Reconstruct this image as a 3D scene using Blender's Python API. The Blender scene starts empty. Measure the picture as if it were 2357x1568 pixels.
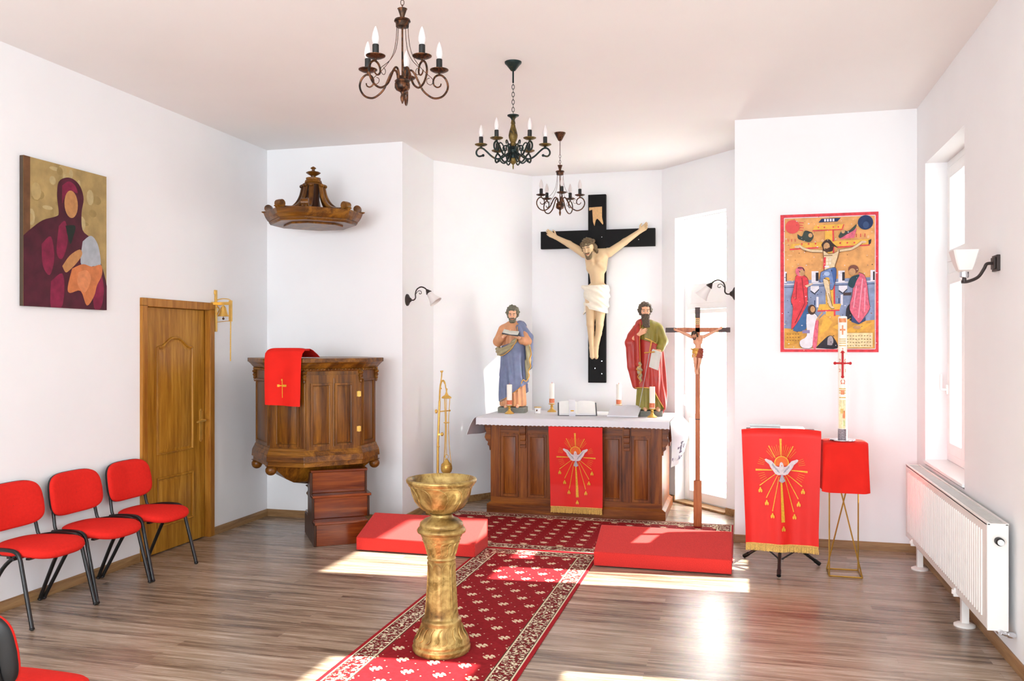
import bpy, bmesh, math, random
import numpy as np
from mathutils import Matrix, Vector

random.seed(7)
SC = bpy.context.scene
COL = SC.collection
PI = math.pi

# ---------------------------------------------------------------- camera, world, sun, daylight, exposure
EYE = 1.691
YAW = math.radians(14.82)
cam_d = bpy.data.cameras.new('camera')
cam_d.sensor_width = 36.0
cam_d.lens = 1986.0 / 2357.0 * 36.0
cam_d.shift_y = 8.0 / 2357.0
cam_d.clip_start = 0.05
cam = bpy.data.objects.new('camera', cam_d)
cam.location = (0, 0, EYE)
cam.rotation_euler = (PI / 2, 0, YAW)
COL.objects.link(cam)
SC.camera = cam

SC.view_settings.view_transform = 'Standard'
SC.view_settings.look = 'None'
SC.view_settings.gamma = 1.0
SC.view_settings.use_curve_mapping = False
SC.view_settings.exposure = -0.22

world = bpy.data.worlds.new('sky')
SC.world = world
world.use_nodes = True
wn = world.node_tree.nodes
bg = wn['Background']
bg.inputs[0].default_value = (0.86, 0.93, 1.0, 1)
bg.inputs[1].default_value = 1.5

sun_d = bpy.data.lights.new('sun', 'SUN')
sun_d.energy = 56.0
sun_d.color = (1.0, 0.95, 0.86)
sun_d.angle = math.radians(0.6)
sun = bpy.data.objects.new('sun', sun_d)
sun_dir = Vector((-1.0, -0.085, -0.64)).normalized()
sun.rotation_euler = sun_dir.to_track_quat('-Z', 'Y').to_euler()
sun.location = (8, 6, 7)
COL.objects.link(sun)

def daylight_fill(name, loc, rot, sx, sy, energy, col=(0.9, 0.95, 1.0)):
    """daylight area lamp at one opening, some added purely as fill"""
    l = bpy.data.lights.new(name, 'AREA')
    l.shape = 'RECTANGLE'
    l.size, l.size_y = sx, sy
    l.energy = energy
    l.color = col
    o = bpy.data.objects.new(name, l)
    o.location = loc
    o.rotation_euler = rot
    COL.objects.link(o)
    return o

# windows: (y0, y1, z0, z1) of the openings in the right wall; the last two are unseen, added to fill the nave
WINS = [(6.07, 7.28, 0.76, 3.09), (3.52, 4.73, 0.20, 2.53), (0.55, 1.76, 0.76, 3.09), (-2.2, -0.99, 0.76, 3.09)]
EDAY = [6, 30, 110, 110]
for i, (y0, y1, z0, z1) in enumerate(WINS):
    daylight_fill('daylight_fill', (1.74, (y0 + y1) / 2, (z0 + z1) / 2), (0, PI / 2, 0), z1 - z0 - 0.2, y1 - y0 - 0.1, EDAY[i], (0.88, 0.94, 1.0))
# unseen openings added in the wall behind the camera, their lamps are fill
FILL_WINS = [(-3.9, -2.7), (-2.2, -1.0), (-0.4, 0.8)]
for x0, x1 in FILL_WINS:
    daylight_fill('daylight_fill', ((x0 + x1) / 2, -4.78, 1.95), (PI / 2, 0, 0), x1 - x0 - 0.1, 2.2, 215, (0.86, 0.93, 1.0))
# sky light on the outside of the glazed niche door
daylight_fill('daylight_fill', (-0.18, 9.33, 1.6), (PI / 2, 0, math.radians(133)), 0.72, 2.8, 130, (1, 0.98, 0.95))

# ---------------------------------------------------------------- room numbers
XL, XR, YB, YF, ZC = -4.506, 1.385, 7.6, -4.5, 3.6
AX0, AX1 = -3.08, -0.045                       # apse opening
AP = [(AX0, YB), (AX0, 8.45), (-2.29, 9.55), (-0.83, 9.55), (AX1, 8.72), (AX1, YB)]

# ---------------------------------------------------------------- materials
def lin(h):
    h = h.lstrip('#')
    c = [int(h[i:i + 2], 16) / 255 for i in (0, 2, 4)]
    return tuple((x / 12.92 if x <= 0.04045 else ((x + 0.055) / 1.055) ** 2.4) for x in c) + (1,)

MATS = {}
class NT:
    """small helper for node graphs"""
    def __init__(s, name):
        s.m = bpy.data.materials.new(name)
        s.m.use_nodes = True
        s.t = s.m.node_tree
        s.b = s.t.nodes['Principled BSDF']
        s.out = s.t.nodes['Material Output']
    def n(s, kind, **kw):
        o = s.t.nodes.new(kind)
        for k, v in kw.items():
            setattr(o, k, v)
        return o
    def l(s, a, b):
        s.t.links.new(a, b)
    def val(s, sock, v):
        if isinstance(v, (int, float)):
            sock.default_value = v
        elif isinstance(v, tuple):
            sock.default_value = v
        else:
            s.l(v, sock)
    def M(s, op, a, b=None, c=None):
        o = s.n('ShaderNodeMath', operation=op)
        s.val(o.inputs[0], a)
        if b is not None: s.val(o.inputs[1], b)
        if c is not None: s.val(o.inputs[2], c)
        return o.outputs[0]
    def mix(s, f, a, b):
        o = s.n('ShaderNodeMix', data_type='RGBA')
        s.val(o.inputs[0], f)
        s.val(o.inputs[6], a)
        s.val(o.inputs[7], b)
        return o.outputs[2]
    def coords(s, kind='Object', scale=(1, 1, 1), rot=(0, 0, 0)):
        tc = s.n('ShaderNodeTexCoord')
        mp = s.n('ShaderNodeMapping')
        mp.inputs['Scale'].default_value = scale
        mp.inputs['Rotation'].default_value = rot
        s.l(tc.outputs[kind], mp.inputs[0])
        return mp.outputs[0]
    def noise(s, vec, scale=5, detail=4, rough=0.5, dist=0.0):
        o = s.n('ShaderNodeTexNoise')
        o.inputs['Scale'].default_value = scale
        o.inputs['Detail'].default_value = detail
        o.inputs['Roughness'].default_value = rough
        o.inputs['Distortion'].default_value = dist
        s.l(vec, o.inputs['Vector'])
        return o.outputs[0]
    def ramp(s, f, stops):
        o = s.n('ShaderNodeValToRGB')
        e = o.color_ramp.elements
        while len(e) > len(stops): e.remove(e[-1])
        while len(e) < len(stops): e.new(0.5)
        for el, (p, c) in zip(e, stops):
            el.position = p
            el.color = c
        s.l(f, o.inputs[0])
        return o.outputs[0]
    def bump(s, h, strength=0.2, dist=0.01):
        o = s.n('ShaderNodeBump')
        o.inputs['Strength'].default_value = strength
        o.inputs['Distance'].default_value = dist
        s.l(h, o.inputs['Height'])
        s.l(o.outputs[0], s.b.inputs['Normal'])
    def fin(s, col=None, rough=0.5, metal=0.0, spec=0.5):
        if col is not None: s.val(s.b.inputs['Base Color'], col)
        s.val(s.b.inputs['Roughness'], rough)
        s.b.inputs['Metallic'].default_value = metal
        s.b.inputs['Specular IOR Level'].default_value = spec
        MATS[s.m.name] = s.m
        return s.m

def plain(name, h, rough=0.5, metal=0.0, spec=0.5, var=0.06, scale=12, bump=0.0, bscale=150, coat=0.0, sheen=0.0):
    """one colour with a little procedural variation and optional fine bump"""
    g = NT(name)
    v = g.coords()
    c = lin(h)
    lo = tuple(x * (1 - var) for x in c[:3]) + (1,)
    hi = tuple(min(1, x * (1 + var)) for x in c[:3]) + (1,)
    n = g.noise(v, scale)
    col = g.ramp(n, [(0.3, lo), (0.7, hi)])
    if bump: g.bump(g.noise(v, bscale, 3), bump, 0.004)
    if coat: g.b.inputs['Coat Weight'].default_value = coat
    if sheen:
        g.b.inputs['Sheen Weight'].default_value = sheen
    return g.fin(col, rough, metal, spec)

def wood(name, h1, h2, h3, axis='z', scale=1.0, rough=0.35, coat=0.0, fig=3.0, spec=0.3):
    """grain stretched along one local axis"""
    g = NT(name)
    a = {'x': (0.6, 9, 9), 'y': (9, 0.6, 9), 'z': (9, 9, 0.6)}[axis]
    v = g.coords('Object', tuple(k * scale for k in a))
    n1 = g.noise(v, fig, 5, 0.55, 0.6)
    v2 = g.coords('Object', tuple(k * scale * 7 for k in a))
    n2 = g.noise(v2, fig, 3, 0.6)
    f = g.M('ADD', g.M('MULTIPLY', n1, 0.72), g.M('MULTIPLY', n2, 0.28))
    col = g.ramp(f, [(0.36, lin(h1)), (0.5, lin(h2)), (0.64, lin(h3))])
    g.bump(n2, 0.08, 0.002)
    if coat:
        g.b.inputs['Coat Weight'].default_value = coat
        g.b.inputs['Coat Roughness'].default_value = 0.15
    return g.fin(col, rough, 0.0, spec)

def patina(name, hs, rough=0.4, metal=0.6, scale=9):
    g = NT(name)
    v = g.coords()
    n = g.noise(v, scale, 6, 0.6, 0.4)
    col = g.ramp(n, [(0.32 + 0.36 * i / (len(hs) - 1), lin(h)) for i, h in enumerate(hs)])
    g.bump(g.noise(v, scale * 5, 4), 0.15, 0.003)
    return g.fin(col, rough, metal)

M_WALL = plain('wall_paint', '#f5f5f6', 0.85, spec=0.2, var=0.012, scale=2.0, bump=0.04, bscale=220)
M_CEIL = plain('ceiling_paint', '#f8f5f3', 0.9, spec=0.15, var=0.01, scale=1.5)
M_BASE = wood('baseboard_wood', '#7a5836', '#94704a', '#a98558', 'x', 1.0, 0.45)
M_BASEY = wood('baseboard_wood_long', '#7a5836', '#94704a', '#a98558', 'y', 1.0, 0.45)
M_PVC = plain('white_window_plastic', '#f4f5f4', 0.3, var=0.01)
M_DOOR = wood('door_oak_veneer', '#8d5a14', '#a97420', '#bf8c34', 'z', 0.8, 0.45, 0.05)
M_DOORF = wood('door_frame_veneer', '#8f5718', '#a76d22', '#b88032', 'z', 0.9, 0.45, 0.05)
M_PULP = wood('pulpit_walnut', '#3f2105', '#6b3f0d', '#8e5b17', 'z', 0.7, 0.36, 0.1, 2.2)
M_PULPX = wood('pulpit_walnut_trim', '#442506', '#70430f', '#93611a', 'x', 0.8, 0.36, 0.1, 2.4)
M_STEP = wood('step_mahogany', '#4a1606', '#76300f', '#93481b', 'x', 0.6, 0.22, 0.5, 2.0)
M_STEPD = wood('step_side_stain', '#2a1408', '#3d1f0d', '#4c2a14', 'z', 0.6, 0.4)
M_ALTAR = wood('altar_walnut', '#4d2206', '#7b3d0c', '#9a5817', 'z', 0.7, 0.42, 0.03, 2.2)
M_ALTARX = wood('altar_walnut_rail', '#4f2407', '#7d400e', '#9b5a19', 'x', 0.7, 0.42, 0.03, 2.2)
M_RED = plain('red_upholstery', '#dc2a22', 0.9, spec=0.12, var=0.05, scale=60, bump=0.12, bscale=700)
M_BLACK = plain('black_lacquer', '#0d0d0e', 0.32, var=0.1)
M_BLACKP = plain('black_plastic', '#121213', 0.5, var=0.1)
M_KNEEL = plain('red_felt_carpet', '#c9312c', 0.95, spec=0.2, var=0.16, scale=180, bump=0.3, bscale=420, sheen=0.1)
M_SATIN = plain('red_satin', '#e31f16', 0.5, spec=0.35, var=0.05, scale=3, sheen=0.1)
M_REDC = plain('red_cotton', '#e02419', 0.8, spec=0.2, var=0.05, scale=8, bump=0.08, bscale=400)
M_GOLDT = plain('gold_thread', '#e2a92f', 0.5, 0.25, var=0.15, scale=90)
M_FRINGE = plain('gold_fringe', '#dcb25c', 0.6, 0.1, var=0.25, scale=140)
M_ORANGE = plain('orange_thread', '#e8641f', 0.6, var=0.1, scale=90)
M_DOVE = plain('dove_thread', '#d9c9cb', 0.7, var=0.1, scale=60)
M_DOVEG = plain('dove_grey_thread', '#a9a3ad', 0.7, var=0.12, scale=60)
def linen(name, h, share=0.18):
    """thin white cloth that lets some light through"""
    m = plain(name, h, 0.8, spec=0.2, var=0.02, bump=0.05, bscale=300)
    t = m.node_tree
    out = t.nodes['Material Output']; b = t.nodes['Principled BSDF']
    tl = t.nodes.new('ShaderNodeBsdfTranslucent'); tl.inputs[0].default_value = lin(h)
    mx = t.nodes.new('ShaderNodeMixShader'); mx.inputs[0].default_value = share
    t.links.new(b.outputs[0], mx.inputs[1]); t.links.new(tl.outputs[0], mx.inputs[2]); t.links.new(mx.outputs[0], out.inputs[0])
    return m
M_LINEN = linen('white_linen', '#f4f3f8')
M_PURP = plain('purple_thread', '#4a2f55', 0.8, var=0.1)
M_BRASS = plain('polished_brass', '#e0b45c', 0.28, 0.6, var=0.12, scale=20)
M_WIRE = plain('gold_wire', '#b98f3c', 0.35, 0.7, var=0.1)
M_BRONZE = patina('bronze_copper', ['#1a1511', '#33231a', '#6e4327', '#2b211a', '#4a3322'], 0.38, 0.7, 26)
M_VERD = patina('verdigris_bronze', ['#0e1a1a', '#1b2b2b', '#22302c', '#5d4a26'], 0.45, 0.55, 18)
M_VERDG = patina('verdigris_gold', ['#1f2a26', '#5a4a22', '#7d652d', '#33332a'], 0.45, 0.55, 25)
M_SLEEVE = plain('dark_candle_sleeve', '#1c1d1b', 0.5, 0.3, var=0.2)
M_BULB = plain('frosted_bulb', '#e6dedc', 0.25, var=0.01)
M_SHADE = plain('frosted_glass_shade', '#ece5e1', 0.3, var=0.01)
M_CHROME = plain('chrome', '#d9dbe0', 0.12, 0.95, var=0.03)
M_IRON = plain('wrought_iron', '#3b3230', 0.45, 0.5, var=0.15)
M_RAD = plain('radiator_enamel', '#eee9e4', 0.35, var=0.01)
M_GRILL = plain('radiator_grille', '#c9c7c4', 0.45, var=0.03)
M_CANDLE = plain('candle_wax', '#f6efe4', 0.45, var=0.02)
M_CANDLER = plain('candle_print', '#d8734a', 0.5, var=0.25, scale=60)
M_PAPER = plain('book_paper', '#f2f1ee', 0.75, var=0.02)
M_COVER = plain('book_cover', '#55565a', 0.6, var=0.08)
M_CERAM = plain('white_ceramic', '#f4f2f0', 0.2, var=0.01)
M_CREAM = plain('carved_scroll', '#d8ac72', 0.5, var=0.12, scale=60)
M_XBLACK = plain('black_cross_paint', '#0a0909', 0.6, spec=0.2, var=0.12, scale=25)
M_CROSSW = wood('cross_beech', '#a3552c', '#bb6a3a', '#cb7d4b', 'z', 1.2, 0.4)
M_CROSSD = wood('cross_dark_ends', '#2b1510', '#3d2018', '#4b2a20', 'x', 1.2, 0.4)
M_SKIN = plain('painted_flesh', '#dbbd93', 0.5, var=0.05, scale=10)
M_SKIN2 = plain('painted_flesh_pink', '#e3a684', 0.5, var=0.05, scale=10)
M_SKIN3 = plain('statue_flesh', '#eeb48f', 0.45, var=0.04, scale=20)
M_HAIRB = plain('brown_hair_paint', '#6e5c40', 0.6, var=0.3, scale=70)
M_HAIRG = plain('grey_hair_paint', '#6d6a58', 0.6, var=0.3, scale=70)
M_HAIRD = plain('dark_hair_paint', '#584a3b', 0.6, var=0.3, scale=70)
M_LIPS = plain('lip_paint', '#b86a50', 0.5)
M_HAIRK = plain('dark_brown_hair_paint', '#3c2c20', 0.6, var=0.3, scale=90)
M_EYE = plain('eye_paint', '#3a2a20', 0.4)
M_LOIN = plain('loincloth_ivory', '#efe6d2', 0.55, var=0.06, scale=20)
M_LOINR = plain('loincloth_red', '#9a4630', 0.55, var=0.12, scale=60)
M_TUNO = plain('tunic_apricot', '#d5976c', 0.5, var=0.08, scale=20)
M_MANB = plain('mantle_blue', '#717a99', 0.5, var=0.14, scale=16)
M_TAN = plain('mantle_lining', '#a59a78', 0.5, var=0.12, scale=20)
M_TUNG = plain('tunic_olive', '#8d8031', 0.5, var=0.12, scale=20)
M_MANR = plain('mantle_red', '#b03126', 0.45, var=0.12, scale=16)
M_TRIM = plain('gilt_trim', '#d8a24a', 0.4, 0.4, var=0.1)
M_STONE = plain('statue_base_grey', '#7d7e74', 0.7, var=0.15, scale=30)
M_STEEL = plain('sword_steel', '#d8d9de', 0.3, 0.5, var=0.05)
M_LETTER = plain('letter_white', '#d6d5cd', 0.6, var=0.06)
M_CANVAS = plain('canvas_edge', '#d9d6da', 0.8, var=0.05)

def glass_mat(name, tint, gloss=0.08):
    g = NT(name)
    tr = g.n('ShaderNodeBsdfTransparent')
    tr.inputs[0].default_value = tint
    gl = g.n('ShaderNodeBsdfGlossy')
    gl.inputs['Roughness'].default_value = 0.02
    mx = g.n('ShaderNodeMixShader')
    mx.inputs[0].default_value = gloss
    g.l(tr.outputs[0], mx.inputs[1]); g.l(gl.outputs[0], mx.inputs[2])
    g.l(mx.outputs[0], g.out.inputs[0])
    MATS[name] = g.m
    return g.m
M_GLASS = glass_mat('window_glass', (0.95, 0.98, 0.98, 1))

def film_mat():
    """privacy film with a mosaic of pale coloured flecks: lets light through and scatters part of it"""
    g = NT('mosaic_film_glass')
    v = g.coords()
    vo = g.n('ShaderNodeTexVoronoi')
    vo.inputs['Scale'].default_value = 62
    g.l(v, vo.inputs['Vector'])
    sep = g.n('ShaderNodeSeparateColor', mode='HSV')
    g.l(vo.outputs['Color'], sep.inputs[0])
    hsv = g.n('ShaderNodeCombineColor', mode='HSV')
    g.l(sep.outputs[0], hsv.inputs[0])
    sat = g.M('MULTIPLY', g.M('GREATER_THAN', sep.outputs[1], 0.74), 0.6)
    g.l(sat, hsv.inputs[1]); hsv.inputs[2].default_value = 0.72
    tl = g.n('ShaderNodeBsdfTranslucent'); tr = g.n('ShaderNodeBsdfTransparent')
    g.l(hsv.outputs[0], tl.inputs[0]); g.l(hsv.outputs[0], tr.inputs[0])
    mx = g.n('ShaderNodeMixShader'); mx.inputs[0].default_value = 0.34
    g.l(tl.outputs[0], mx.inputs[1]); g.l(tr.outputs[0], mx.inputs[2])
    g.l(mx.outputs[0], g.out.inputs[0])
    return g.m
M_FILM = film_mat()

def floor_mat():
    g = NT('laminate_floor')
    v = g.coords('Object')
    br = g.n('ShaderNodeTexBrick')
    br.offset = 0.37; br.squash = 1.0
    br.inputs['Scale'].default_value = 1.0
    br.inputs['Brick Width'].default_value = 1.29
    br.inputs['Row Height'].default_value = 0.095
    br.inputs['Mortar Size'].default_value = 0.0008
    br.inputs['Mortar Smooth'].default_value = 0.1
    br.inputs['Color1'].default_value = (0.15, 0.15, 0.15, 1)
    br.inputs['Color2'].default_value = (0.85, 0.85, 0.85, 1)
    br.inputs['Mortar'].default_value = (0.3, 0.3, 0.3, 1)
    g.l(v, br.inputs['Vector'])
    vs = g.n('ShaderNodeVectorMath', operation='MULTIPLY_ADD')
    g.l(v, vs.inputs[0]); vs.inputs[1].default_value = (0.9, 14.0, 1.0)
    g.l(br.outputs['Color'], vs.inputs[2])
    n1 = g.noise(vs.outputs[0], 1.6, 5, 0.6, 0.5)
    v3 = g.n('ShaderNodeVectorMath', operation='MULTIPLY')
    g.l(v, v3.inputs[0]); v3.inputs[1].default_value = (2.0, 90.0, 1.0)
    n2 = g.noise(v3.outputs[0], 1.5, 4, 0.6, 0.3)
    sepc = g.n('ShaderNodeSeparateColor'); g.l(br.outputs['Color'], sepc.inputs[0])
    f = g.M('ADD', g.M('ADD', g.M('MULTIPLY', n1, 0.62), g.M('MULTIPLY', n2, 0.26)), g.M('MULTIPLY', sepc.outputs[0], 0.12))
    col = g.ramp(f, [(0.36, lin('#5d4c3f')), (0.46, lin('#8c7663')), (0.55, lin('#ac9682')), (0.66, lin('#c5b29f'))])
    g.bump(n2, 0.05, 0.002)
    return g.fin(col, g.M('ADD', 0.19, g.M('MULTIPLY', n2, 0.14)), 0, 0.55)
M_FLOOR = floor_mat()

def carpet_mat(name, hx, hy, ends=True):
    """red runner: field of small cream sprigs and dots inside a busy cream and green border; local x across, y along"""
    g = NT(name)
    tc = g.n('ShaderNodeTexCoord')
    sp = g.n('ShaderNodeSeparateXYZ'); g.l(tc.outputs['Object'], sp.inputs[0])
    x, y = sp.outputs[0], sp.outputs[1]
    M = g.M
    e = M('SUBTRACT', hx, M('ABSOLUTE', x))
    if ends: e = M('MINIMUM', e, M('SUBTRACT', hy, M('ABSOLUTE', y)))
    def lattice(s, ox, oy):
        yy = M('ADD', M('DIVIDE', y, s * 0.89), oy)
        j = M('FLOOR', yy)
        xx = M('ADD', M('ADD', M('DIVIDE', x, s), ox), M('MULTIPLY', M('FLOORED_MODULO', j, 2.0), 0.5))
        return (M('MULTIPLY', M('SUBTRACT', M('FRACT', xx), 0.5), s),
                M('MULTIPLY', M('SUBTRACT', M('FRACT', yy), 0.5), s * 0.89))
    def disc(px, py, cx, cy, r):
        dx = M('SUBTRACT', px, cx); dy = M('SUBTRACT', py, cy)
        d = M('SQRT', M('ADD', M('MULTIPLY', dx, dx), M('MULTIPLY', dy, dy)))
        return M('LESS_THAN', d, r)
    px, py = lattice(0.174, 0.5, 0.797)
    motif = None
    for cx, cy, r in [(0, 0, .010), (.015, .015, .0125), (-.015, -.015, .0125), (.015, -.014, .0105), (-.015, .014, .0105),
                      (.030, .003, .006), (-.030, -.003, .006), (.008, .028, .006), (-.008, -.028, .006)]:
        dd = disc(px, py, cx, cy, r)
        motif = dd if motif is None else M('MAXIMUM', motif, dd)
    qx, qy = lattice(0.087, 0.0, 0.594)
    motif = M('MAXIMUM', motif, disc(qx, qy, 0, 0, 0.0042))
    v = g.coords('Object')
    n = g.noise(v, 40, 3)
    red = g.ramp(n, [(0.3, lin('#820d16')), (0.7, lin('#95141e'))])
    field = g.mix(motif, red, lin('#e5cfae'))
    vo = g.n('ShaderNodeTexVoronoi', feature='DISTANCE_TO_EDGE'); vo.inputs['Scale'].default_value = 30
    dv = g.noise(v, 18, 2)
    wv = g.n('ShaderNodeVectorMath', operation='ADD'); g.l(v, wv.inputs[0])
    cv = g.n('ShaderNodeCombineXYZ'); g.l(M('MULTIPLY', dv, 0.06), cv.inputs[0]); g.l(M('MULTIPLY', dv, -0.05), cv.inputs[1])
    g.l(cv.outputs[0], wv.inputs[1]); g.l(wv.outputs[0], vo.inputs['Vector'])
    b1 = M('LESS_THAN', vo.outputs[0], 0.055)
    n3 = g.noise(v, 55, 2)
    bcol = g.ramp(n3, [(0.44, lin('#7a0f18')), (0.48, lin('#4a2a26')), (0.53, lin('#c4b190')), (0.60, lin('#efe3c8'))])
    border = g.mix(b1, bcol, lin('#6a1a1e'))
    def band(a, b): return M('MULTIPLY', M('GREATER_THAN', e, a), M('LESS_THAN', e, b))
    col = g.mix(band(0.022, 0.15), field, border)
    col = g.mix(M('LESS_THAN', e, 0.022), col, lin('#a0141f'))
    for a, b, h in [(0.022, 0.031, '#dccdae'), (0.031, 0.036, '#463626'), (0.143, 0.152, '#dccdae'), (0.152, 0.158, '#463626')]:
        col = g.mix(band(a, b), col, lin(h))
    g.bump(g.noise(v, 600, 2), 0.25, 0.003)
    return g.fin(col, 0.95, 0, 0.2)

# ---------------------------------------------------------------- mesh helpers
class MB:
    """collects shapes; build() links them as ONE mesh object"""
    def __init__(s, M=None):
        s.v, s.f, s.mi = [], [], []
        s.M = M
    def add(s, vs, fs, m=0):
        o = len(s.v)
        if s.M is not None:
            vs = [tuple(s.M @ Vector(p)) for p in vs]
        s.v.extend(tuple(p) for p in vs)
        s.f.extend(tuple(i + o for i in f) for f in fs)
        s.mi.extend([m] * len(fs))
        return s
    def box(s, x0, x1, y0, y1, z0, z1, m=0):
        return s.add([(x0, y0, z0), (x1, y0, z0), (x1, y1, z0), (x0, y1, z0), (x0, y0, z1), (x1, y0, z1), (x1, y1, z1), (x0, y1, z1)],
                     [(0, 3, 2, 1), (4, 5, 6, 7), (0, 1, 5, 4), (1, 2, 6, 5), (2, 3, 7, 6), (3, 0, 4, 7)], m)
    def prism(s, poly, z0, z1, m=0, top=None):
        """polygon in xy swept from z0 to z1; top may be another polygon (a frustum)"""
        n = len(poly)
        a = sum(poly[i][0] * poly[(i + 1) % n][1] - poly[(i + 1) % n][0] * poly[i][1] for i in range(n))
        tp = top or poly
        if a < 0: poly = poly[::-1]; tp = tp[::-1]
        vs = [(p[0], p[1], z0) for p in poly] + [(p[0], p[1], z1) for p in tp]
        fs = [tuple(range(n))[::-1], tuple(range(n, 2 * n))] + [(i, (i + 1) % n, n + (i + 1) % n, n + i) for i in range(n)]
        return s.add(vs, fs, m)
    def tube(s, pts, r, n=8, m=0, closed=False, flat=1.0):
        pts = [Vector(p) for p in pts]
        k = len(pts)
        rs = list(r) if isinstance(r, (list, tuple)) else [r] * k
        vs, fs = [], []
        up = None
        if closed and k > 2:
            nn = (pts[1] - pts[0]).cross(pts[2] - pts[1])
            if nn.length > 1e-12: up = nn.normalized()
        for i, p in enumerate(pts):
            a = pts[i - 1] if (i > 0 or closed) else p
            b = pts[(i + 1) % k] if (i < k - 1 or closed) else p
            t = (b - a).normalized()
            if up is None:
                ref = Vector((0, 0, 1)) if abs(t.z) < 0.9 else Vector((0, 1, 0))
                up = (ref - t * ref.dot(t)).normalized()
            else:
                up = (up - t * up.dot(t))
                up = up.normalized() if up.length > 1e-6 else Vector((1, 0, 0))
            sd = t.cross(up)
            for j in range(n):
                th = 2 * PI * j / n
                vs.append(p + (up * math.cos(th) + sd * math.sin(th) * flat) * rs[i])
        for i in range(k if closed else k - 1):
            for j in range(n):
                a, b = i * n + j, i * n + (j + 1) % n
                c, d = ((i + 1) % k) * n + (j + 1) % n, ((i + 1) % k) * n + j
                fs.append((a, d, c, b))
        if not closed:
            fs.append(tuple(range(n)))
            fs.append(tuple(range((k - 1) * n, k * n))[::-1])
        return s.add(vs, fs, m)
    def lathe(s, prof, c=(0, 0, 0), n=24, m=0, fn=None):
        """profile [(r, z), ...] turned about the vertical through c"""
        vs, fs = [], []
        for i, (r, z) in enumerate(prof):
            for j in range(n):
                th = 2 * PI * j / n
                rr = fn(r, th, z, i) if fn else r
                vs.append((c[0] + rr * math.cos(th), c[1] + rr * math.sin(th), c[2] + z))
        for i in range(len(prof) - 1):
            for j in range(n):
                a, b = i * n + j, i * n + (j + 1) % n
                fs.append((a, b, b + n, a + n))
        fs.append(tuple(range(n))[::-1])
        k = (len(prof) - 1) * n
        fs.append(tuple(range(k, k + n)))
        return s.add(vs, fs, m)
    def ball(s, c, r, n=12, m=0):
        rx, ry, rz = r if isinstance(r, (list, tuple)) else (r, r, r)
        vs, fs = [], []
        h = n // 2
        for i in range(h + 1):
            ph = -PI / 2 + PI * i / h
            cr, sr = max(0.02, math.cos(ph)), math.sin(ph)
            for j in range(n):
                th = 2 * PI * j / n
                vs.append((c[0] + rx * cr * math.cos(th), c[1] + ry * cr * math.sin(th), c[2] + rz * sr))
        for i in range(h):
            for j in range(n):
                a, b = i * n + j, i * n + (j + 1) % n
                fs.append((a, b, b + n, a + n))
        fs.append(tuple(range(n))[::-1]); fs.append(tuple(range(h * n, h * n + n)))
        return s.add(vs, fs, m)
    def sheet(s, fn, nu, nv, th=0.004, m=0):
        """cloth: fn(a, b) with a, b in 0..1 gives a point; a closed thin solid of thickness th"""
        P = [[Vector(fn(i / nu, j / nv)) for j in range(nv + 1)] for i in range(nu + 1)]
        N = [[None] * (nv + 1) for _ in range(nu + 1)]
        for i in range(nu + 1):
            for j in range(nv + 1):
                du = P[min(i + 1, nu)][j] - P[max(i - 1, 0)][j]
                dv = P[i][min(j + 1, nv)] - P[i][max(j - 1, 0)]
                c = du.cross(dv)
                N[i][j] = c.normalized() if c.length > 1e-12 else Vector((0, 0, 1))
        w = nv + 1
        vs = [P[i][j] for i in range(nu + 1) for j in range(w)] + [P[i][j] - N[i][j] * th for i in range(nu + 1) for j in range(w)]
        o = (nu + 1) * w
        fs = []
        for i in range(nu):
            for j in range(nv):
                a = i * w + j
                fs.append((a, a + w, a + w + 1, a + 1))
                fs.append((o + a, o + a + 1, o + a + w + 1, o + a + w))
        for i in range(nu):
            a, b = i * w, (i + 1) * w
            fs.append((a, o + a, o + b, b))
            fs.append((a + nv, b + nv, o + b + nv, o + a + nv))
        for j in range(nv):
            a = j
            fs.append((a, a + 1, o + a + 1, o + a))
            b = nu * w + j
            fs.append((b, o + b, o + b + 1, b + 1))
        return s.add(vs, fs, m)
    def build(s, name, mats, parent=None, bevel=0.0, angle=38, smooth=True):
        me = bpy.data.meshes.new(name)
        me.from_pydata(s.v, [], s.f)
        for mt in (mats if isinstance(mats, (list, tuple)) else [mats]):
            me.materials.append(mt)
        me.polygons.foreach_set('material_index', s.mi)
        me.update()
        if smooth:
            me.polygons.foreach_set('use_smooth', [True] * len(me.polygons))
            me.set_sharp_from_angle(angle=math.radians(angle))
        o = bpy.data.objects.new(name, me)
        COL.objects.link(o)
        if parent is not None: o.parent = parent
        if bevel:
            b = o.modifiers.new('bevel', 'BEVEL')
            b.width = bevel; b.segments = 2; b.limit_method = 'ANGLE'; b.angle_limit = math.radians(40)
        return o

def tag(o, label=None, cat=None, group=None, kind=None):
    if label: o['label'] = label
    if cat: o['category'] = cat
    if group: o['group'] = group
    if kind: o['kind'] = kind
    return o

def thing(name, label, cat, loc=(0, 0, 0), rz=0.0, group=None):
    o = bpy.data.objects.new(name, None)
    o.empty_display_size = 0.1
    COL.objects.link(o)
    o.location = loc
    o.rotation_euler = (0, 0, rz)
    return tag(o, label, cat, group)

def dup(root, loc, rz=None, label=None):
    def cp(o, par):
        c = o.copy(); COL.objects.link(c)
        if par is not None: c.parent = par
        for ch in list(o.children): cp(ch, c)
        return c
    r = cp(root, None)
    r.location = loc
    if rz is not None: r.rotation_euler = (0, 0, rz)
    if label: r['label'] = label
    return r

def struct(name, mb, mats, bevel=0.0):
    o = mb.build(name, mats, bevel=bevel)
    o['kind'] = 'structure'
    return o

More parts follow.
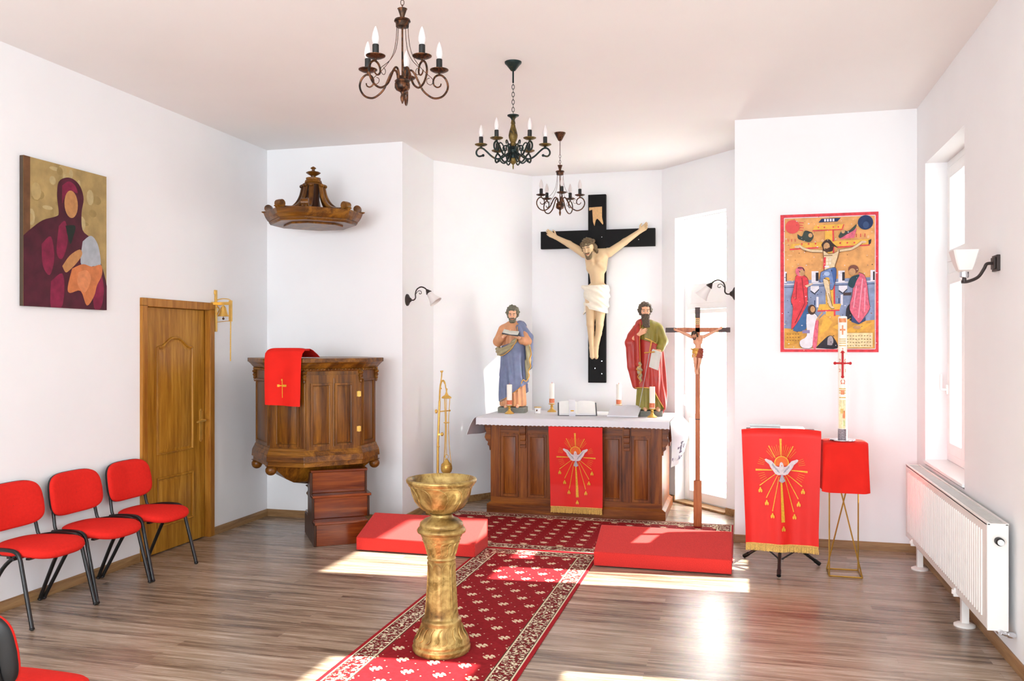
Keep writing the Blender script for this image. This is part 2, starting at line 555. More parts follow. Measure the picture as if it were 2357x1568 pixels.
def arc(c, r, a0, a1, n, ax=(1, 0, 0), ay=(0, 0, 1)):
    c, ax, ay = Vector(c), Vector(ax), Vector(ay)
    return [c + ax * r * math.cos(math.radians(a0 + (a1 - a0) * i / n)) + ay * r * math.sin(math.radians(a0 + (a1 - a0) * i / n)) for i in range(n + 1)]

def smooth_path(pts, k=6):
    """Catmull-Rom through the points"""
    P = [Vector(p) for p in pts]
    out = []
    for i in range(len(P) - 1):
        p0 = P[max(i - 1, 0)]; p1 = P[i]; p2 = P[i + 1]; p3 = P[min(i + 2, len(P) - 1)]
        for j in range(k):
            t = j / k
            out.append(0.5 * ((2 * p1) + (p2 - p0) * t + (2 * p0 - 5 * p1 + 4 * p2 - p3) * t * t + (3 * p1 - p0 - 3 * p2 + p3) * t ** 3))
    out.append(P[-1])
    return out

def frame(o, ex, ez):
    """matrix whose x axis is ex, z axis ez, y = z cross x, at point o"""
    ex = Vector(ex).normalized(); ez = Vector(ez).normalized(); ey = ez.cross(ex)
    m = Matrix((ex, ey, ez)).transposed().to_4x4()
    m.translation = Vector(o)
    return m

# ---------------------------------------------------------------- organic shapes: blended round cones meshed on a grid
def organic(prims, h, k=0.012, disp=None, clip=None):
    """prims: ('c', a, b, ra, rb[, (sx, sy, sz)]) round cone, ('e', centre, radii) ellipsoid, ('-e', ...) carved ellipsoid; last item may be a blend width"""
    lo = np.array([1e9] * 3); hi = -lo
    for p in prims:
        if p[0] == '-e': continue
        if p[0] == 'c':
            sc = np.array(p[5]) if len(p) > 5 else np.ones(3)
            for q, r in ((p[1], p[3]), (p[2], p[4])):
                lo = np.minimum(lo, np.array(q) - r * sc); hi = np.maximum(hi, np.array(q) + r * sc)
        else:
            lo = np.minimum(lo, np.array(p[1]) - np.array(p[2])); hi = np.maximum(hi, np.array(p[1]) + np.array(p[2]))
    pad = 4 * h + k
    lo = lo - pad; hi = hi + pad
    n = np.ceil((hi - lo) / h).astype(int) + 1
    ax = [(lo[i] + h * np.arange(n[i])).astype(np.float32) for i in range(3)]
    F = np.full(n, 0.5, np.float32)
    for p in prims:
        if p[0] == 'c':
            sc = np.array(p[5]) if len(p) > 5 else np.ones(3)
            a, b = np.array(p[1], float), np.array(p[2], float)
            R = max(p[3], p[4]) * sc
            b0 = np.minimum(a, b) - R; b1 = np.maximum(a, b) + R
        else:
            c0, rr = np.array(p[1], float), np.array(p[2], float)
            b0, b1 = c0 - rr, c0 + rr
        i0 = np.clip(((b0 - pad - lo) / h).astype(int), 0, n - 1); i1 = np.clip(np.ceil((b1 + pad - lo) / h).astype(int) + 1, 1, n)
        sl = tuple(slice(i0[i], i1[i]) for i in range(3))
        X = ax[0][sl[0]][:, None, None]; Y = ax[1][sl[1]][None, :, None]; Z = ax[2][sl[2]][None, None, :]
        if p[0] == 'c':
            ab = (b - a) / sc
            L2 = max(1e-12, float(ab @ ab))
            dx, dy, dz = (X - a[0]) / sc[0], (Y - a[1]) / sc[1], (Z - a[2]) / sc[2]
            t = np.clip((dx * ab[0] + dy * ab[1] + dz * ab[2]) / L2, 0, 1)
            d = np.sqrt((dx - t * ab[0]) ** 2 + (dy - t * ab[1]) ** 2 + (dz - t * ab[2]) ** 2) - (p[3] + t * (p[4] - p[3]))
            d = d * float(sc.min())
        else:
            q = np.sqrt(((X - c0[0]) / rr[0]) ** 2 + ((Y - c0[1]) / rr[1]) ** 2 + ((Z - c0[2]) / rr[2]) ** 2)
            d = (q - 1) * float(rr.min())
        f = F[sl]
        k_ = p[6] if len(p) > 6 else k
        if p[0] == '-e':
            d = -d
            hh = np.clip(0.5 - 0.5 * (f - d) / k_, 0, 1)
            F[sl] = f * (1 - hh) + d * hh + k_ * hh * (1 - hh)
        else:
            hh = np.clip(0.5 + 0.5 * (d - f) / k_, 0, 1)
            F[sl] = d * (1 - hh) + f * hh - k_ * hh * (1 - hh)
    if disp is not None or clip is not None:
        X = ax[0][:, None, None]; Y = ax[1][None, :, None]; Z = ax[2][None, None, :]
        if disp is not None: F = F - disp(X, Y, Z)
        if clip is not None: F = np.maximum(F, clip(X, Y, Z))
    F = F.astype(np.float32)
    F[np.abs(F) < 1e-7] = 1e-7
    S = F < 0
    m = n - 1
    acc = np.zeros((m[0], m[1], m[2], 3), np.float32); cnt = np.zeros((m[0], m[1], m[2]), np.float32)
    def sub(A, i, j, q): return A[i:i + m[0], j:j + m[1], q:q + m[2]]
    cor = [(i, j, q) for i in (0, 1) for j in (0, 1) for q in (0, 1)]
    for a in cor:
        for d in range(3):
            if a[d]: continue
            b = list(a); b[d] = 1
            fa, fb = sub(F, *a), sub(F, *b)
            x = (fa < 0) != (fb < 0)
            t = np.where(x, fa / np.where(x, fa - fb, 1), 0)
            for e in range(3):
                acc[..., e] += np.where(x, a[e] + (t if e == d else 0), 0)
            cnt += x
    act = cnt > 0
    idx = np.full(act.shape, -1, np.int64)
    idx[act] = np.arange(int(act.sum()))
    cells = np.argwhere(act)
    V = lo + h * (cells + acc[act] / cnt[act][:, None])
    quads = []
    for d in range(3):
        e, g = [(1, 2), (2, 0), (0, 1)][d]
        s0 = [slice(1, -1)] * 3; s0[d] = slice(0, -1)
        s1 = [slice(1, -1)] * 3; s1[d] = slice(1, None)
        A, B = S[tuple(s0)], S[tuple(s1)]
        pos = np.argwhere(A != B)
        if not len(pos): continue
        pos = pos + np.array([0 if q == d else 1 for q in range(3)])
        fl = S[pos[:, 0], pos[:, 1], pos[:, 2]]
        def at(de, dg):
            c = pos.copy(); c[:, e] -= de; c[:, g] -= dg
            return idx[c[:, 0], c[:, 1], c[:, 2]]
        q4 = np.stack([at(0, 0), at(1, 0), at(1, 1), at(0, 1)], 1)
        q4[~fl] = q4[~fl][:, ::-1]
        quads.append(q4)
    Q = np.concatenate(quads)
    Q = Q[(Q >= 0).all(1)]
    return V, Q

def organic_obj(name, VQ, mats, parent=None, pick=None):
    """pick(centres) returns a material index per face"""
    V, Q = VQ
    me = bpy.data.meshes.new(name)
    me.from_pydata(V.tolist(), [], Q.tolist())
    for mt in (mats if isinstance(mats, (list, tuple)) else [mats]): me.materials.append(mt)
    if pick is not None:
        c = V[Q].mean(1)
        me.polygons.foreach_set('material_index', pick(c).astype(np.int32))
    me.polygons.foreach_set('use_smooth', [True] * len(me.polygons))
    me.update()
    o = bpy.data.objects.new(name, me)
    COL.objects.link(o)
    if parent is not None: o.parent = parent
    return o

# ================================================================ THE ROOM
TW = 0.3
fl = MB()
fl.box(XL - 0.25, XR + TW, YF - 0.25, YB + 0.001, -0.1, 0)
fl.prism([(AX0 - 0.2, YB)] + [(AX0 - 0.2, 8.5), (-2.37, 9.75), (-0.75, 9.75), (AX1 + 0.2, 8.8), (AX1 + 0.2, YB)], -0.1, 0)
struct('floor', fl, M_FLOOR)
ce = MB()
ce.box(XL - 0.25, XR + TW, YF - 0.25, YB + 0.001, ZC, ZC + 0.1)
ce.prism([(AX0 - 0.2, YB)] + [(AX0 - 0.2, 8.5), (-2.37, 9.75), (-0.75, 9.75), (AX1 + 0.2, 8.8), (AX1 + 0.2, YB)], ZC, ZC + 0.1)
struct('ceiling', ce, M_CEIL)

DY0, DY1, DZ = 5.79, 6.638, 1.998       # door opening in the left wall
wl = MB()
wl.box(XL - 0.2, XL, YF, DY0, 0, ZC); wl.box(XL - 0.2, XL, DY1, YB + 0.2, 0, ZC); wl.box(XL - 0.2, XL, DY0, DY1, DZ, ZC); wl.box(XL - 0.2, XL - 0.15, DY0, DY1, 0, DZ)
struct('wall_left', wl, M_WALL)
wr = MB()
ys = YF
for (y0, y1, z0, z1) in sorted(WINS):
    wr.box(XR, XR + TW, ys, y0, 0, ZC); wr.box(XR, XR + TW, y0, y1, 0, z0); wr.box(XR, XR + TW, y0, y1, z1, ZC)
    ys = y1
wr.box(XR, XR + TW, ys, YB + 0.2, 0, ZC)
struct('wall_right', wr, M_WALL)
wf = MB()
xs = XL - 0.2
for x0, x1 in FILL_WINS:
    wf.box(xs, x0, YF - 0.25, YF, 0, ZC); wf.box(x0, x1, YF - 0.25, YF, 0, 0.8); wf.box(x0, x1, YF - 0.25, YF, 3.1, ZC)
    xs = x1
wf.box(xs, XR + TW, YF - 0.25, YF, 0, ZC)
struct('wall_front', wf, M_WALL)
struct('wall_back_left', MB().box(XL, AX0, YB, YB + 0.2, 0, ZC), M_WALL)
struct('wall_back_right', MB().box(AX1, XR, YB, YB + 0.2, 0, ZC), M_WALL)
struct('wall_apse_left', MB().prism([(AX0, YB + 0.2), (AX0, 8.45), (AX0 - 0.2, 8.51), (AX0 - 0.2, YB + 0.2)], 0, ZC), M_WALL)
struct('wall_apse_left_diagonal', MB().prism([(AX0, 8.45), (-2.29, 9.55), (-2.37, 9.75), (AX0 - 0.2, 8.51)], 0, ZC), M_WALL)
struct('wall_apse_back', MB().prism([(-2.29, 9.55), (-0.83, 9.55), (-0.75, 9.75), (-2.37, 9.75)], 0, ZC), M_WALL)
struct('wall_apse_right', MB().prism([(AX1, YB + 0.2), (AX1, 8.72), (AX1 + 0.2, 8.80), (AX1 + 0.2, YB + 0.2)], 0, ZC), M_WALL)
# right diagonal with the door opening; s runs from the front corner to the back corner
A2, B2 = Vector((AX1, 8.72, 0)), Vector((-0.83, 9.55, 0))
T2 = (B2 - A2).normalized(); N2 = Vector((-T2.y, T2.x, 0))     # N2 points into the apse
L2 = (B2 - A2).length
if N2.dot(Vector((-1, -1, 0))) < 0: N2 = -N2
F2 = Matrix((T2, N2, Vector((0, 0, 1)))).transposed().to_4x4(); F2.translation = A2
S0, S1, SZ = 0.13, 0.917, 3.035
wd = MB(F2)
wd.box(-0.04, S0, -0.24, 0, 0, ZC); wd.box(S1, L2 + 0.04, -0.24, 0, 0, ZC); wd.box(S0, S1, -0.24, 0, SZ, ZC)
struct('wall_apse_right_diagonal', wd, M_WALL)

# baseboards
BH, BT = 0.068, 0.014
def base(name, p, q, mat):
    p, q = Vector(p + (0,)), Vector(q + (0,))
    t = (q - p).normalized(); n = Vector((-t.y, t.x, 0))
    m = Matrix((t, n, Vector((0, 0, 1)))).transposed().to_4x4(); m.translation = p
    b = MB(m)
    l = (q - p).length
    b.add([(0, 0, 0), (0, BT, 0), (0, BT, BH - 0.008), (0, BT - 0.006, BH), (0, 0, BH), (l, 0, 0), (l, BT, 0), (l, BT, BH - 0.008), (l, BT - 0.006, BH), (l, 0, BH)],
          [(0, 1, 2, 3, 4), (9, 8, 7, 6, 5), (0, 5, 6, 1), (1, 6, 7, 2), (2, 7, 8, 3), (3, 8, 9, 4), (4, 9, 5, 0)])
    return struct(name, b, mat)
base('baseboard_left', (XL, 5.726), (XL, YF), M_BASEY)
base('baseboard_left_corner', (XL, YB), (XL, 6.682), M_BASEY)
base('baseboard_back_left', (AX0, YB), (XL, YB), M_BASE)
base('baseboard_back_right', (XR, YB), (AX1, YB), M_BASE)
base('baseboard_right', (XR, YF), (XR, YB), M_BASEY)
base('baseboard_apse_left', (AX0, 8.45), (AX0, YB), M_BASEY)
base('baseboard_apse_left_diagonal', (-2.29, 9.55), (AX0, 8.45), M_BASE)
base('baseboard_apse_back', (-0.83, 9.55), (-2.29, 9.55), M_BASE)
pA = A2 + T2 * S1; pB = A2 + T2 * S0
base('baseboard_apse_right_diagonal', (pA.x, pA.y), (-0.83, 9.55), M_BASE)
base('baseboard_apse_right_corner', (AX1, 8.72), (pB.x, pB.y), M_BASE)
base('baseboard_apse_right', (AX1, YB), (AX1, 8.72), M_BASEY)

# ---------------------------------------------------------------- right wall windows
def window(idx, y0, y1, z0, z1, detail=True):
    w = bpy.data.objects.new('window_%d' % idx, None)
    COL.objects.link(w); w.location = (XR + 0.2, (y0 + y1) / 2, z0)
    w['kind'] = 'structure'
    h = z1 - z0; hw = (y1 - y0) / 2
    X0, X1 = -0.045, 0.035                       # frame depth in local x (room is towards -x)
    zb = 0.04; zt = h
    tr0, tr1 = h * 0.629, h * 0.668              # transom
    f = MB()
    P = 0.06
    f.box(X0, X1, -hw, -hw + P, zb, zt); f.box(X0, X1, hw - P, hw, zb, zt)
    f.box(X0, X1, -hw + P, hw - P, zb, zb + P); f.box(X0, X1, -hw + P, hw - P, zt - P, zt)
    f.box(X0, X1, -hw + P, hw - P, tr0, tr1)
    f.box(X0, X1, -0.02, 0.02, zb + P, tr0)
    f.build('window_frame', M_PVC, w, 0.004)
    for (ya, yb, a, b) in ((-hw + P, -0.02, zb + P, tr0), (0.02, hw - P, zb + P, tr0), (-hw + P, hw - P, tr1, zt - P)):
        s = MB(); q = 0.085
        c0, c1 = X0 - 0.014, X1 - 0.02
        s.box(c0, c1, ya, ya + q, a, b); s.box(c0, c1, yb - q, yb, a, b)
        s.box(c0, c1, ya + q, yb - q, a, a + q); s.box(c0, c1, ya + q, yb - q, b - q, b)
        so = s.build('sash', M_PVC, w, 0.005)
        MB().box(-0.012, 0.0, ya + q - 0.008, yb - q + 0.008, a + q - 0.008, b - q + 0.008).build('pane', M_GLASS, so)
    hd = MB()
    hy = hw - P - 0.031
    hd.box(X0 - 0.026, X0 - 0.012, hy - 0.014, hy + 0.014, 0.55, 0.62)
    hd.tube(smooth_path([(X0 - 0.02, hy, 0.585), (X0 - 0.055, hy, 0.585), (X0 - 0.062, hy, 0.60), (X0 - 0.062, hy, 0.70)], 4), 0.009, 8)
    hd.build('window_handle', M_PVC, w)
    sl = MB()
    sl.add([(-0.215, -hw, 0.012), (X1, -hw, 0.0), (X1, -hw, 0.042), (-0.215, -hw, 0.035), (-0.215, hw, 0.012), (X1, hw, 0.0), (X1, hw, 0.042), (-0.215, hw, 0.035)],
           [(0, 1, 2, 3), (7, 6, 5, 4), (3, 2, 6, 7), (0, 4, 5, 1), (0, 3, 7, 4), (1, 5, 6, 2)])
    sl.build('window_sill', M_PVC, w, 0.004)
    return w
for i, wv in enumerate(WINS): window(i + 1, *wv)  # the last two are out of view, added to go with their fill lamps

# ---------------------------------------------------------------- oak door in the left wall (door_1)
d1 = bpy.data.objects.new('door_1', None); COL.objects.link(d1); d1.location = (XL, (DY0 + DY1) / 2, 0); d1['kind'] = 'structure'
tag(d1, 'honey oak panelled room door with arched upper panel, behind the red chairs')
yc = (DY0 + DY1) / 2
f = MB()
ow = 0.478; iw = (DY1 - DY0) / 2
for sgn in (-1, 1):
    a, b = sorted((sgn * ow, sgn * (iw - 0.012)))
    f.box(-0.1, 0.022, a, b, 0, DZ - 0.0)
    a, b = sorted((sgn * (iw), sgn * (iw - 0.022)))
    f.box(-0.11, -0.045, a, b, 0, DZ)
f.box(-0.1, 0.022, -ow, ow, DZ - 0.012, 2.052)
f.build('door_frame', M_DOORF, d1, 0.004)
lw = iw - 0.03
lf = MB()
lx = -0.028                                        # face of the leaf
lf.box(lx - 0.04, lx, -lw, lw, 0.008, DZ - 0.014)
# raised panels and their mouldings; local y grows to the right of the photo
def sstep(u):
    u = max(0.0, min(1.0, u))
    return u * u * (3 - 2 * u)
def arch_pts(y0, y1, z0, z1, n=26, rise=0.085):
    pts = [(y0, z0), (y1, z0), (y1, z1)]
    for i in range(1, n):
        t = i / n
        y = y1 + (y0 - y1) * t
        pts.append((y, z1 + rise * sstep(1.0 - (abs(t - 0.5) * 2 - 0.12) / 0.74)))
    pts.append((y0, z1))
    return pts
for (ya, yb, za, zb, ri) in ((-0.235, 0.225, 0.80, 1.665, 0.075), (-0.235, 0.225, 0.215, 0.60, 0.0)):
    pts = arch_pts(ya, yb, za, zb, 26, ri) if ri else [(ya, za), (yb, za), (yb, zb), (ya, zb)]
    lf.tube([(lx + 0.001, p[0], p[1]) for p in pts], 0.013, 8, closed=True)
    ins = []
    cy, cz = (ya + yb) / 2, (za + zb) / 2
    for p in pts: ins.append((cy + (p[0] - cy) * 0.84, cz + (p[1] - cz) * (0.84 if ri == 0 else 0.91)))
    lm = Matrix(((0, 0, 1, lx), (1, 0, 0, 0), (0, 1, 0, 0), (0, 0, 0, 1)))
    s_ = MB(lm); mid = [((p[0] * .5 + q[0] * .5), (p[1] * .5 + q[1] * .5)) for p, q in zip(pts, ins)]
    s_.prism(mid, -0.002, 0.006, 0, ins)
    lf.add(s_.v, s_.f, 0)
leaf = lf.build('door_leaf', M_DOOR, d1, 0.002)
hb = MB()
hy = lw - 0.05
hb.box(lx, lx + 0.007, hy - 0.019, hy + 0.019, 0.86, 1.11)
hb.ball((lx, hy, 1.11), (0.007, 0.019, 0.019), 10); hb.ball((lx, hy, 0.86), (0.007, 0.019, 0.019), 10)
hb.tube(smooth_path([(lx, hy, 1.03), (lx + 0.04, hy, 1.03), (lx + 0.052, hy - 0.012, 1.03), (lx + 0.05, hy - 0.05, 1.028), (lx + 0.045, hy - 0.115, 1.022)], 5), [0.009] * 20 + [0.007], 8)
hb.build('door_handle', M_BRASS, leaf)
for hz in (1.72, 0.95, 0.24):
    h_ = MB(); h_.tube([(lx + 0.004, -lw - 0.012, hz), (lx + 0.004, -lw - 0.012, hz + 0.075)], 0.009, 8)
    h_.build('hinge', M_CHROME, d1)

# ---------------------------------------------------------------- glazed door of the apse (door_2)
d2 = bpy.data.objects.new('door_2', None); COL.objects.link(d2); d2['kind'] = 'structure'
d2.matrix_world = F2 @ Matrix.Translation(((S0 + S1) / 2, -0.13, 0))
tag(d2, 'white glazed door with flecked mosaic film panes, behind the standing crucifix')
W = (S1 - S0) / 2
f = MB(); y0, y1 = -0.07, 0.0; P = 0.045
f.box(-W, -W + P, y0, y1, 0, SZ); f.box(W - P, W, y0, y1, 0, SZ); f.box(-W + P, W - P, y0, y1, SZ - P, SZ)
f.box(-W + P, W - P, y0, y1, 2.06, 2.33); f.box(-W + P, W - P, y0, y1, 0, 0.03)
f.build('door_frame', M_PVC, d2, 0.004)
f = MB(); f.box(-W + P + 0.05, W - P - 0.05, 0.0, 0.006, 2.12, 2.27); f.box(W - P - 0.08, W - P - 0.065, 0.004, 0.012, 2.125, 2.265)
f.build('blind_box', M_PVC, d2, 0.002)
lf = MB(); a, b = -W + P + 0.004, W - P - 0.004; q = 0.045
lf.box(a, a + q, -0.05, 0.012, 0.035, 2.055); lf.box(b - q, b, -0.05, 0.012, 0.035, 2.055)
for z0, z1 in ((0.035, 0.13), (0.90, 0.955), (2.01, 2.055)): lf.box(a + q, b - q, -0.05, 0.012, z0, z1)
leaf2 = lf.build('door_leaf', M_PVC, d2, 0.004)
for z0, z1 in ((0.125, 0.905), (0.95, 2.015)):
    MB().box(a + q - 0.006, b - q + 0.006, -0.024, -0.018, z0, z1).build('pane', M_FILM, leaf2)
MB().box(-W + P - 0.004, W - P + 0.004, -0.04, -0.034, 2.325, SZ - P + 0.004).build('pane', M_FILM, d2)
h_ = MB(); hx = b - q / 2
h_.box(hx - 0.014, hx + 0.014, 0.012, 0.022, 0.98, 1.10)
h_.tube(smooth_path([(hx, 0.02, 1.04), (hx, 0.055, 1.04), (hx, 0.062, 1.055), (hx, 0.062, 1.15)], 4), 0.009, 8)
h_.build('door_handle', M_PVC, leaf2)
st = MB(F2); st.box(S0, S1, -0.13, 0.03, 0.0, 0.022)
struct('trim_1', st, M_BASE, 0.004)

# ================================================================ CARPETS AND KNEELERS
rw, rl = 0.97, 5.0
ro = MB().box(-rw / 2, rw / 2, -rl / 2, rl / 2, 0, 0.007).build('carpet_runner', carpet_mat('runner_pattern', rw / 2, rl / 2), None, 0.002)
ro.location = (-1.568, 4.35, 0); ro.rotation_euler = (0, 0, math.radians(0.15))
tag(ro, 'long red carpet runner with cream sprigs leading from the gilt font to the altar', 'carpet')
cx0, cx1, cy0, cy1 = -2.95, -0.056, 6.868, 8.29
co = MB().box(-(cy1 - cy0) / 2, (cy1 - cy0) / 2, -(cx1 - cx0) / 2, (cx1 - cx0) / 2, 0, 0.007).build('altar_carpet', carpet_mat('altar_carpet_pattern', (cy1 - cy0) / 2, (cx1 - cx0) / 2), None, 0.002)
co.rotation_euler = (0, 0, PI / 2)
co.location = ((cx0 + cx1) / 2, (cy0 + cy1) / 2, 0)
tag(co, 'red patterned carpet lying crosswise in front of the altar', 'carpet')

def kneeler(x0, x1, label):
    """wedge-shaped padded step: low front, higher back"""
    y0, y1 = 6.49, 6.86
    w = (x1 - x0) / 2; d = y1 - y0
    m = MB()
    m.add([(-w, 0, 0), (w, 0, 0), (w, d, 0), (-w, d, 0), (-w, 0, 0.104), (w, 0, 0.104), (w, d, 0.238), (-w, d, 0.238)],
          [(0, 3, 2, 1), (4, 5, 6, 7), (0, 1, 5, 4), (1, 2, 6, 5), (2, 3, 7, 6), (3, 0, 4, 7)])
    o = m.build('kneeling_step', M_KNEEL, None, 0.007)
    o.location = ((x0 + x1) / 2, y0, 0.0085)
    return tag(o, label, 'kneeler', 'felt covered kneeling steps')
kneeler(-3.035, -2.02, 'sloping red felt kneeling step on the left, between pulpit steps and gilt font')
kneeler(-1.076, -0.060, 'sloping red felt kneeling step on the right, in front of the standing crucifix')

# ================================================================ RADIATOR
rd = thing('radiator', 'long white panel radiator under the window on the right wall', 'radiator', (1.30, 6.155, 0))
y0, y1, z0, z1, xf, xb = -1.15, 1.15, 0.19, 0.752, -0.05, 0.052
b = MB(); b.box(xf, xf + 0.012, y0 + 0.012, y1 - 0.012, z0 + 0.004, z1 - 0.004)
k = 46
for i in range(k):
    yy = y0 + 0.1 + (y1 - y0 - 0.2) * i / (k - 1)
    b.tube([(xf + 0.0038, yy, z0 + 0.05), (xf + 0.0038, yy, z1 - 0.05)], 0.0055, 8, flat=2.2)
b.box(xb - 0.012, xb, y0 + 0.012, y1 - 0.012, z0 + 0.004, z1 - 0.004)
b.build('front_panel', M_RAD, rd, 0.004)
for yy in (y0, y1 - 0.012):
    MB().box(xf, xb, yy, yy + 0.012, z0, z1).build('side_panel', M_RAD, rd, 0.003)
g = MB(); g.box(xf, xb, y0 + 0.012, y1 - 0.012, z1 - 0.012, z1 - 0.006, 0)
for i in range(92):
    yy = y0 + 0.03 + (y1 - y0 - 0.06) * i / 91
    g.box(xf + 0.018, xb - 0.018, yy - 0.006, yy + 0.006, z1 - 0.006, z1 - 0.002, 1)
g.box(xf, xf + 0.014, y0, y1, z1 - 0.008, z1 + 0.002, 0); g.box(xb - 0.014, xb, y0, y1, z1 - 0.008, z1 + 0.002, 0)
g.build('top_grille', [M_RAD, M_GRILL], rd)
for yy in (-0.46, 0.88):
    ft = MB(); ft.box(-0.02, 0.02, yy - 0.022, yy + 0.022, 0.012, 0.30); ft.box(-0.062, -0.02, yy - 0.012, yy + 0.012, 0.175, 0.225)
    ft.lathe([(0.06, 0), (0.06, 0.01), (0.045, 0.018), (0.03, 0.022)], (0, yy, 0), 20)
    ft.tube([(-0.06, yy, 0.19), (-0.06, yy, 0.215)], 0.012, 8)
    ft.build('foot', M_RAD, rd)
v = MB(Matrix.Translation((0.0, y0, 0.665)) @ Matrix.Rotation(PI / 2, 4, 'X'))
v.lathe([(0.017, 0), (0.017, 0.012), (0.021, 0.014), (0.021, 0.045), (0.017, 0.05)], (0, 0, 0), 18, 0)
v.lathe([(0.015, 0.05), (0.015, 0.062), (0.008, 0.066)], (0, 0, 0), 16, 1)
v.build('thermostat_head', [M_BLACKP, M_PVC], rd)
v = MB(); v.tube([(0.012, y0 + 0.02, 0.185), (0.012, y0 - 0.02, 0.185)], 0.016, 10); v.tube([(0.012, y0 - 0.012, 0.185), (0.055, y0 - 0.012, 0.178), (0.083, y0 - 0.012, 0.178)], 0.011, 8)
v.tube([(0.045, y0 - 0.012, 0.18), (0.07, y0 - 0.012, 0.178)], 0.017, 10)
v.build('valve', M_CHROME, rd)

# ================================================================ CHAIRS
def make_chair(label):
    t = thing('chair', label, 'chair', group='red upholstered stacking chairs')
    # faces +x; seat
    def sup(a, n, ex): 
        c, s = math.cos(a), math.sin(a)
        return (abs(c) ** (2 / ex)) * (1 if c >= 0 else -1), (abs(s) ** (2 / ex)) * (1 if s >= 0 else -1)
    s = MB(); n = 56
    rings = [(0.0, -0.030, 0), (0.80, -0.032, 0), (0.96, -0.026, 0), (1.0, -0.010, 0), (0.985, 0.008, 0), (0.93, 0.017, 0), (0.7, 0.024, 0), (0.35, 0.027, 0), (0.0, 0.028, 0)]
    vs, fs = [], []
    for (k, dz, _) in rings:
        for j in range(n):
            cx, sy = sup(2 * PI * j / n, n, 3.0)
            x = 0.215 * cx * max(k, 0.01); y = 0.228 * sy * max(k, 0.01) * (1.0 + 0.05 * cx * k)
            fall = -0.028 * max(0, (x - 0.06) / 0.15) ** 2 + 0.010 * max(0, (-x - 0.1) / 0.11) ** 2
            vs.append((x + 0.012, y, 0.443 + dz + fall))
    for i in range(len(rings) - 1):
        for j in range(n):
            a, b = i * n + j, i * n + (j + 1) % n
            fs.append((a, b, b + n, a + n))
    s.add(vs, fs); s.build('seat', M_RED, t, angle=80)
    # backrest: curved cushion with a black shell behind
    def back(u, w, front):
        a = 2 * PI * u
        cx, sy = sup(a, 0, 4.0)
        y = 0.238 * cx * w; zz = 0.142 * sy * w
        y *= 1 - 0.05 * (zz / 0.142 if zz > 0 else 0)
        curve = 0.030 * (y / 0.238) ** 2
        return y, zz, curve
    for nm, mt, sg, ths in (('backrest', M_RED, 1, [(1.0, 0.0), (1.0, 0.008), (0.97, 0.018), (0.88, 0.025), (0.5, 0.03), (0.0, 0.031)]),
                            ('back_shell', M_BLACKP, -1, [(1.0, 0.002), (1.012, -0.006), (0.98, -0.016), (0.85, -0.022), (0.4, -0.025), (0.0, -0.025)])):
        bb = MB(); vs, fs = [], []
        for (w, d) in ths:
            for j in range(n):
                y, zz, cv = back(j / n, max(w, 0.01), sg)
                vs.append((-0.222 + d + cv - 0.16 * zz, y, 0.672 + zz))
        for i in range(len(ths) - 1):
            for j in range(n):
                a, b = i * n + j, i * n + (j + 1) % n
                fs.append((a, b, b + n, a + n))
        bb.add(vs, fs)
        bb.build(nm, mt, t, angle=60)
    for sg in (-1, 1):
        l = MB()
        l.tube(smooth_path([(-0.19, sg * 0.215, 0.440), (-0.08, sg * 0.236, 0.456), (0.02, sg * 0.241, 0.458), (0.07, sg * 0.243, 0.448), (0.098, sg * 0.244, 0.415), (0.12, sg * 0.246, 0.33), (0.20, sg * 0.258, 0.012)], 6), 0.0125, 10, flat=1.0)
        l.ball((0.20, sg * 0.258, 0.012), (0.016, 0.016, 0.012), 10)
        l.build('front_leg', M_BLACK, t)
        l = MB()
        l.tube(smooth_path([(0.05, sg * 0.212, 0.425), (-0.05, sg * 0.220, 0.34), (-0.16, sg * 0.236, 0.14), (-0.225, sg * 0.25, 0.012)], 5), 0.0125, 10)
        l.ball((-0.225, sg * 0.25, 0.012), (0.016, 0.016, 0.012), 10)
        l.build('rear_leg', M_BLACK, t)
        l = MB()
        l.tube(smooth_path([(0.04, sg * 0.20, 0.418), (-0.13, sg * 0.20, 0.422), (-0.182, sg * 0.196, 0.45), (-0.205, sg * 0.19, 0.54), (-0.235, sg * 0.18, 0.70)], 5), 0.011, 10)
        l.build('back_upright', M_BLACK, t)
    c = MB()
    c.box(-0.02, 0.01, -0.222, 0.222, 0.402, 0.416); c.box(0.12, 0.145, -0.222, 0.222, 0.402, 0.414)
    c.tube([(0.05, -0.245, 0.405), (0.05, 0.245, 0.405)], 0.008, 8)
    c.build('cross_bar', M_BLACK, t)
    return t
ch = make_chair('red chair nearest the honey oak door, third of the row along the left wall')
ch.location = (-4.235, 5.525, 0); ch.rotation_euler = (0, 0, math.radians(1))
dup(ch, (-4.235, 4.985, 0), math.radians(0), 'red chair in the middle of the row of three along the left wall')
dup(ch, (-4.235, 4.45, 0), math.radians(0), 'red chair farthest from the oak door, cut by the left edge of the photo')
dup(ch, (-2.55, 2.545, 0), math.radians(88), 'nearest red chair, facing the altar, seat and back edge in the bottom left corner')

# ================================================================ PULPIT
def octo(d2, d1):
    """eight-sided plan: axis faces at distance d2, diagonal faces at distance d1"""
    hw = (d1 - d2 * 0.70711) / 0.70711
    return [(d2, -hw), (d2, hw), (hw, d2), (-hw, d2), (-d2, hw), (-d2, -hw), (-hw, -d2), (hw, -d2)]
def grow(e): return octo(0.506 + e, 0.471 + e)

